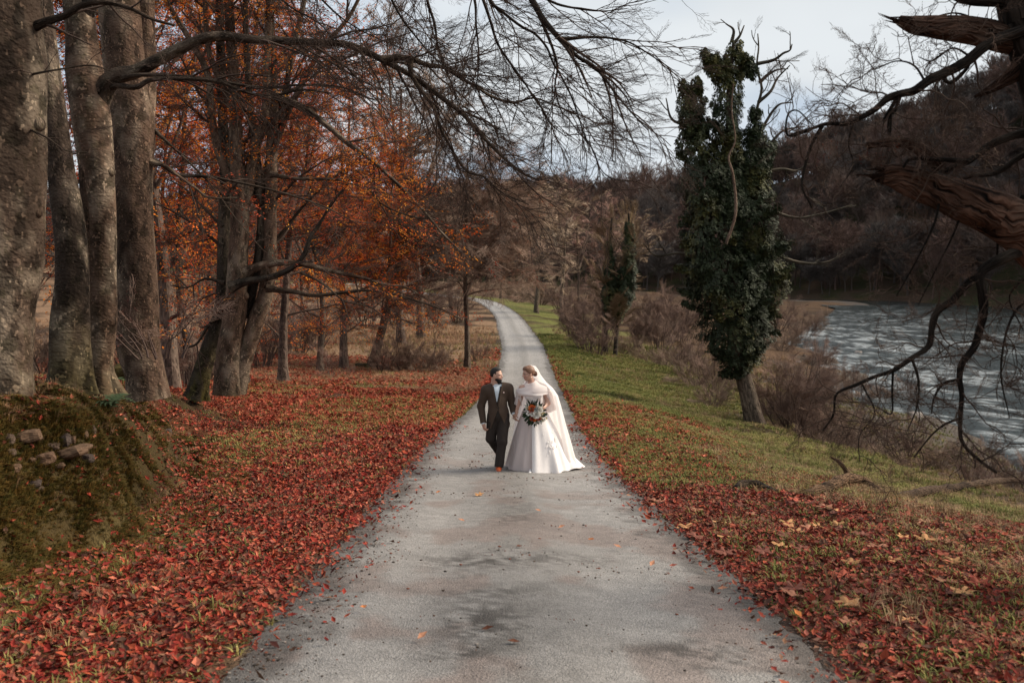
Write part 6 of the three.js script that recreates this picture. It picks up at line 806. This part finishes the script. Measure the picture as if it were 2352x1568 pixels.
{ // ---- bride
  const base = ground(P(1230, 1089, DP).x, DP); base.y = roadY(DP) + 0.062;
  const t = thing('person', 'woman in a pale blush wedding gown with a sheer veil, looking toward the groom', 'person', 'the couple walking down the lane', base);
  const shL = [-0.235, 1.40, 0.0], shR = [0.145, 1.40, 0], elL = [-0.285, 1.17, -0.02], elR = [0.205, 1.15, 0.05], wrL = [-0.325, 1.015, 0.05], wrR = [0.10, 1.075, 0.24];
  const torso = [[[-0.02, 0.98, 0], [-0.035, 1.13, 0], 0.15, 0.105], [[-0.035, 1.13, 0], [-0.045, 1.29, 0], 0.105, 0.13], [[-0.15, 1.36, -0.01], [0.06, 1.36, -0.01], 0.085, 0.085], [[-0.118, 1.285, 0.085], [-0.112, 1.30, 0.06], 0.068, 0.068], [[0.028, 1.285, 0.085], [0.022, 1.30, 0.06], 0.068, 0.068]];
  const arms = [[shL, elL, 0.05, 0.042], [elL, wrL, 0.041, 0.027], [shR, elR, 0.05, 0.042], [elR, wrR, 0.041, 0.027], [shL, [-0.1, 1.42, 0], 0.055, 0.06], [shR, [0.0, 1.42, 0], 0.055, 0.06]];
  const legs = [[[-0.1, 0.93, 0], [-0.10, 0.5, 0.06], 0.09, 0.055], [[-0.10, 0.5, 0.06], [-0.07, 0.09, 0.30], 0.052, 0.034], [[0.05, 0.93, 0], [0.06, 0.5, 0.0], 0.09, 0.055], [[0.06, 0.5, 0], [0.06, 0.10, -0.1], 0.052, 0.034]];
  const skin = carve((p) => chain(p, [...torso.map((s) => [s[0], s[1], s[2] - 0.006, s[3] - 0.006]), ...arms, ...legs, [[-0.06, 1.40, -0.01], [-0.085, 1.56, 0.0], 0.056, 0.048]], 0.035), [-0.42, 0.04, -0.3], [0.32, 1.6, 0.4], 88, () => [0.50, 0.29, 0.22]);
  const hm = mat(-0.112, 1.545, 0.012, 0.16, -1.12, 0.0, 1.0), head = moved(headGeo(true), hm);
  part('body', mergeGeometries([skin, head, handAt(handGeo(1, 0.75), wrL, [-0.12, -1, 0.12], [-0.8, 0, 0.3]), handAt(handGeo(-1, 1.25), wrR, [-0.75, -0.35, 0.5], [0.35, -0.3, -0.9])]), skinMat, t);
  const lace = dataTex(256, 256, (u, v) => { const k = 0.95 + 0.12 * (tileFbm(u, v, 14, 161, 3) - 0.5); return [k, k, k]; }, false, 3, 3);
  const satin = fab(0.84, 0.785, 0.775, { map: lace }), tulle = fab(0.70, 0.60, 0.575, { transmission: 0.25, thickness: 0 }), sheer = new THREE.MeshPhysicalMaterial({ color: rgb(0.90, 0.825, 0.805), roughness: 1, transmission: 0.42, thickness: 0, side: THREE.DoubleSide }), white = fab(0.80, 0.76, 0.745);
  part('bodice', carve((p) => Math.max(chain(p, torso, 0.03) - 0.008, 0.98 - p[1], p[1] - (1.285 + 0.05 * Math.exp(-(((Math.abs(p[0] + 0.045) - 0.073) / 0.045) ** 2)) * (p[2] > 0 ? 1 : 0))), [-0.26, 0.94, -0.2], [0.2, 1.38, 0.2], 64), satin, t);
  // skirt: layered cloth, waist to ground
  const skirtAt = (th, k, o) => {
    const y = lerp(1.10, 0.012, k), q = Math.pow(k, 0.72); const cx = lerp(-0.03, 0.075, k), cz = lerp(0, -0.10, k); let rx = lerp(0.125, 0.56, q), rz = lerp(0.115, 0.50, q);
    let f = 1 + k * (0.045 * Math.sin(9 * th + 1.3 * Math.sin(2 * th) + o.ph) + 0.025 * Math.sin(17 * th + 2 + 3 * k) + 0.05 * (noise3(Math.cos(th) * 2.2 + o.ph, Math.sin(th) * 2.2, k * 2.4) - 0.5)); f += 0.42 * k ** 4 * Math.exp(-(((th - 1.75) / 0.34) ** 2)) + (o.out ?? 0) + (o.edge ? 0.10 * k * Math.exp(-(((th - o.edge) / 0.22) ** 2)) : 0);
    return V(cx + Math.sin(th) * rx * f, y + (k > 0.9 ? (k - 0.9) * 0.35 * (noise3(th * 4, o.ph, 1) - 0.35) : 0) + (o.lift ?? 0) * k, cz + Math.cos(th) * rz * f);
  };
  const cloth = (a0, a1, n, m, o) => { const pos = [], uv = [], idx = []; for (let j = 0; j <= m; j++) for (let i = 0; i <= n; i++) { const p = skirtAt(lerp(a0, a1, i / n), j / m, o); pos.push(p.x, p.y, p.z); uv.push(i / n * 3, j / m); if (i < n && j < m) { const k = j * (n + 1) + i; idx.push(k, k + n + 1, k + 1, k + 1, k + n + 1, k + n + 2); } } const g = new THREE.BufferGeometry(); g.setAttribute('position', new THREE.Float32BufferAttribute(pos, 3)); g.setAttribute('uv', new THREE.Float32BufferAttribute(uv, 2)); g.setIndex(idx); g.computeVertexNormals(); return g; };
  part('skirt', cloth(-3.1416, 3.1416, 160, 40, { ph: 0.4, out: -0.03 }), fab(0.66, 0.555, 0.53), t);
  part('overskirt', cloth(-0.22, 2.75, 130, 40, { ph: 2.1, out: 0.04, edge: -0.2, lift: 0.004 }), satin, t); part('overskirt', cloth(-2.9, -0.42, 90, 40, { ph: 4.4, out: 0.015, lift: 0.02 }), tulle, t);
  { const gb = new GB(), rnd = mulberry(88); for (let i = 0; i < 16; i++) { const th = 0.35 + 0.6 * rnd(), k = 0.3 + 0.42 * rnd(), p = skirtAt(th, k, { ph: 2.1, out: 0.052, edge: -0.2 }), n = V(Math.sin(th), 0.25, Math.cos(th)); const L = 0.06 + 0.05 * rnd(), dr = V((rnd() - 0.5) * 1.8, -0.9 + rnd() * 0.9, 0); const tw = skirtAt(th + dr.x * L * 1.6, k - dr.y * L * 0.9, { ph: 2.1, out: 0.062, edge: -0.2 }), p1 = skirtAt(th, k, { ph: 2.1, out: 0.062, edge: -0.2 }); leafInto(gb, p1, tw.clone().sub(p1), n, tw.distanceTo(p1), 0.034, 0.02); } part('lace_leaves', gb.geo(), white, t, 'stuff'); }
  // sheer cowl round the shoulders
  { const rows = [[1.535, 0.085, 0.085, -0.085], [1.50, 0.10, 0.105, -0.075], [1.465, 0.155, 0.125, -0.06], [1.43, 0.245, 0.15, -0.05], [1.39, 0.285, 0.165, -0.045], [1.36, 0.29, 0.18, -0.045], [1.335, 0.288, 0.19, -0.045], [1.315, 0.284, 0.19, -0.04]], n = 96, pos = [], idx = [];
    rows.forEach(([y, rx, rz, cx], j) => { for (let i = 0; i <= n; i++) { const th = i / n * 6.2832, fold = 0.014 * Math.sin(y * 95 + Math.sin(th) * 3.2 + Math.cos(th) * 1.2) * (j ? 1 : 0.3); pos.push(cx + Math.sin(th) * (rx + fold), y - 0.05 * Math.cos(th) * (j > 4 ? 0.4 : 0.7) + 0.02 * Math.sin(th), Math.cos(th) * (rz + fold)); } });
    for (let j = 0; j < rows.length - 1; j++) for (let i = 0; i < n; i++) { const k = j * (n + 1) + i; idx.push(k, k + n + 1, k + 1, k + 1, k + n + 1, k + n + 2); } const g = new THREE.BufferGeometry(); g.setAttribute('position', new THREE.Float32BufferAttribute(pos, 3)); g.setIndex(idx); g.computeVertexNormals(); part('sheer_cowl', g, sheer, t); }
  // veil from the crown down the back and right side to the ground
  { const n = 70, m = 60, pos = [], idx = []; const rows = lin([[0, 0], [1, 1]]); const prof = [[1.80, 0.015, -0.09, 0.0], [1.775, 0.085, -0.085, -0.03], [1.72, 0.118, -0.075, -0.045], [1.62, 0.14, -0.05, -0.06], [1.50, 0.20, -0.02, -0.07], [1.40, 0.29, 0.0, -0.05], [1.28, 0.35, 0.02, -0.05], [1.10, 0.39, 0.03, -0.06], [0.80, 0.45, 0.045, -0.09], [0.45, 0.53, 0.06, -0.12], [0.02, 0.62, 0.08, -0.16]]; const get = (k, c) => { const x = k * (prof.length - 1), i = Math.min(prof.length - 2, Math.floor(x)), u = x - i; return lerp(prof[i][c], prof[i + 1][c], u); };
    for (let j = 0; j <= m; j++) for (let i = 0; i <= n; i++) { const k = j / m, a0 = lerp(1.05, 0.95, k), th = lerp(a0, 4.1, i / n), r = get(k, 1) * (1 + 0.05 * Math.sin(th * 9 + 2) * k + 0.03 * Math.sin(th * 21 + k * 4) * k); pos.push(get(k, 2) + Math.sin(th) * r, get(k, 0), get(k, 3) + Math.cos(th) * r * 0.9); if (i < n && j < m) { const q = j * (n + 1) + i; idx.push(q, q + n + 1, q + 1, q + 1, q + n + 1, q + n + 2); } }
    const g = new THREE.BufferGeometry(); g.setAttribute('position', new THREE.Float32BufferAttribute(pos, 3)); g.setIndex(idx); g.computeVertexNormals(); part('veil', g, new THREE.MeshPhysicalMaterial({ color: rgb(0.88, 0.84, 0.83), roughness: 1, transmission: 0.5, thickness: 0, side: THREE.DoubleSide }), t); }
  { const sleeve = (a, b, r0, r1) => { const pts = []; for (let i = 0; i <= 8; i++) pts.push(V(lerp(a[0], b[0], i / 8), lerp(a[1], b[1], i / 8), lerp(a[2], b[2], i / 8))); const c = new GB(); c.tube(pts, (k) => lerp(r0, r1, k), 18, { cap: false, shape: (k, q) => 1 + 0.14 * Math.sin(q * 5 + k * 6) }); part('cape_sleeve', c.geo(), sheer, t); }; sleeve([0.19, 1.33, 0.0], [0.25, 1.02, -0.06], 0.075, 0.115); sleeve([-0.265, 1.30, -0.02], [-0.31, 1.12, -0.05], 0.06, 0.075); }
  const hairF = (p) => { let d = Math.min(ell(p, [0, 0.150, -0.022], [0.083, 0.102, 0.104]), ell(p, [0, 0.19, 0.018], [0.068, 0.060, 0.074])); d = smin(d, ell(p, [0, 0.085, -0.125], [0.055, 0.05, 0.042]), 0.02); d += 0.006 * (noise3(p[0] * 22 + p[1] * 8, p[1] * 60, p[2] * 12) - 0.5); const q = Math.abs(p[0]); return Math.max(d, p[2] > 0.01 ? 0.168 + 0.35 * (p[2] - 0.01) - (q > 0.05 ? 0.05 * (1 - (p[2] - 0.01) / 0.08) : 0) - p[1] : 0.035 - p[1], p[2] > -0.045 && p[2] <= 0.01 ? 0.118 - p[1] : -1); };
  part('hair', moved(carve(hairF, [-0.1, 0.0, -0.18], [0.1, 0.27, 0.11], 60), hm), fab(0.16, 0.075, 0.042, { roughness: 0.55 }), t);
  part('earring', moved(new THREE.SphereGeometry(0.008, 10, 8), mat(-0.075, 1.60, 0.085)), fab(0.85, 0.82, 0.76, { roughness: 0.2 }), t);
  part('shoe', moved(carve((p) => Math.max(seg(p, [0, 0.0, -0.06], [0, -0.02, 0.09], 0.04, 0.026), -0.045 - p[1]), [-0.06, -0.06, -0.12], [0.06, 0.06, 0.13], 36), mat(-0.085, 0.05, 0.385, 0, -0.25)), white, t);
  part('bracelet', moved(new THREE.TorusGeometry(0.032, 0.004, 8, 24), mat(0.13, 1.095, 0.19, 0.6, -0.6, 0)), fab(0.7, 0.45, 0.35, { roughness: 0.3 }), t);
  bouquetAt.copy(base).add(V(-0.025, 1.035, 0.33));
}
{ // ---- bouquet
  const t = thing('bouquet', 'round bouquet of white and orange flowers with trailing greenery held by the bride', 'bouquet', null, bouquetAt), rnd = mulberry(99);
  const petal = (gb, at, out, up, L, W, cup) => { const f = out.clone().normalize(), s = V(0, 0, 0).crossVectors(up, f).normalize(), u = V(0, 0, 0).crossVectors(f, s); const q = (x, y, z) => at.clone().addScaledVector(s, x * W).addScaledVector(u, y * L).addScaledVector(f, z * L); const g = [[0, 0, 0], [-0.4, cup * 0.5, 0.4], [0, cup * 0.25, 0.45], [0.4, cup * 0.5, 0.4], [-0.34, cup, 0.85], [0, cup * 0.9, 1], [0.34, cup, 0.85]].map((a) => q(...a)); for (const [a, b, c] of [[0, 2, 1], [0, 3, 2], [1, 2, 4], [2, 5, 4], [2, 3, 6], [2, 6, 5]]) gb.tri(g[a], g[b], g[c]); };
  const flower = (R, layers, open) => { const gb = new GB(); for (let l = 0; l < layers; l++) { const n = 4 + l, el = lerp(1.35, open, l / Math.max(1, layers - 1)); for (let i = 0; i < n; i++) { const a = i / n * 6.283 + l * 0.9, o = V(Math.cos(a) * Math.cos(el), Math.sin(a) * Math.cos(el), Math.sin(el)); petal(gb, V(Math.cos(a), Math.sin(a), 0).multiplyScalar(R * 0.08 * l).setZ(-R * 0.1 * l), o, V(0, 0, 1).addScaledVector(o, -o.z), R * (0.6 + 0.4 * l / layers), R * 0.85, 0.25); } } return gb.geo(); };
  const rose = flower(0.062, 5, 0.35), open = flower(0.055, 2, 0.25), bud = flower(0.033, 3, 0.7), core = new THREE.SphereGeometry(0.013, 10, 8);
  const W = fab(0.80, 0.77, 0.72), O = fab(0.72, 0.19, 0.045), R = fab(0.42, 0.055, 0.02), Cr = fab(0.72, 0.62, 0.42), BL = fab(0.25, 0.34, 0.36), bk = fab(0.015, 0.012, 0.02), G = matte({ color: rgb(0.028, 0.042, 0.022), roughness: 0.7, side: THREE.DoubleSide }), G2 = matte({ color: rgb(0.11, 0.15, 0.13), roughness: 0.7, side: THREE.DoubleSide }), G3 = matte({ color: rgb(0.28, 0.22, 0.08), roughness: 0.7, side: THREE.DoubleSide });
  const put = (name, g, m, x, y, s = 1, parent = t) => { const z = Math.sqrt(Math.max(0.002, 0.034 - x * x - y * y)) * 0.8, f = part(name, g, m, parent); f.position.set(x, y, z); f.lookAt(V(x * 4, y * 4, z * 4 + 0.12).add(V(0, 0.05, 0.3)).add(bouquetAt)); f.scale.setScalar(s); return f; };
  put('rose', rose, O, -0.045, 0.095); put('rose', rose, R, -0.055, 0.045, 0.7);
  for (const [x, y] of [[-0.10, 0.005], [0.145, -0.115]]) { const a = put('anemone', open, W, x, y); const c = part('flower_centre', core, bk, a); c.position.set(0, 0, 0.012); }
  for (const [x, y, s] of [[0.03, -0.01, 1.15], [0.075, 0.075, 1], [0.06, 0.11, 0.8], [-0.04, 0.0, 0.75], [0.10, 0.045, 0.7], [0.10, -0.12, 0.9], [-0.125, 0.105, 0.6], [0.03, -0.17, 0.5], [-0.135, 0.07, 0.45]]) put('white_flower', rose, W, x, y, s);
  for (const [x, y, s] of [[-0.04, -0.085, 0.75], [0.07, -0.075, 0.75], [-0.01, -0.10, 0.6]]) put('orange_flower', rose, s > 0.7 ? R : O, x, y, s);
  for (const [x, y] of [[0.085, -0.055], [0.0, -0.06], [0.12, 0.0], [-0.12, 0.08], [0.19, -0.09]]) put('cream_bud', bud, Cr, x, y); for (const [x, y] of [[0.02, 0.05], [0.035, 0.09], [0.045, 0.03], [0.0, 0.075]]) put('blue_thistle', bud, BL, x, y, 0.9);
  const leaves = (n, L, Wd, z0, dirs, m) => { const gb = new GB(); for (let i = 0; i < n; i++) { const a = dirs[0] + (dirs[1] - dirs[0]) * rnd(), r = 0.04 + 0.13 * rnd(); leafInto(gb, V(Math.cos(a) * r, Math.sin(a) * r, z0 + 0.09 * rnd()), V(Math.cos(a), Math.sin(a), (rnd() - 0.2) * 0.8), V(rnd() - 0.5, rnd() - 0.5, 1), L * (0.6 + 0.7 * rnd()), Wd, 0.1); } part('greenery', gb.geo(), m, t, 'stuff'); };
  leaves(100, 0.068, 0.032, 0.0, [0, 6.283], G); leaves(46, 0.065, 0.022, 0.05, [0, 6.283], G2); leaves(26, 0.10, 0.03, 0.02, [0.9, 2.1], G); leaves(30, 0.09, 0.034, 0.02, [3.3, 4.6], G); leaves(18, 0.07, 0.014, 0.02, [-0.75, -0.1], G3);
  const st = new GB(); for (let i = 0; i < 12; i++) { const a = i * 0.52; st.tube([V(Math.cos(a) * 0.03, Math.sin(a) * 0.03, 0.02), V(0.10 + Math.cos(a) * 0.015, 0.0 + Math.sin(a) * 0.015, -0.06), V(0.19 + 0.02 * Math.cos(a), -0.05 + 0.02 * Math.sin(a), -0.10)], () => 0.005, 5); } part('stems', st.geo(), G3, t, 'stuff');
}
renderer.render(scene, camera);
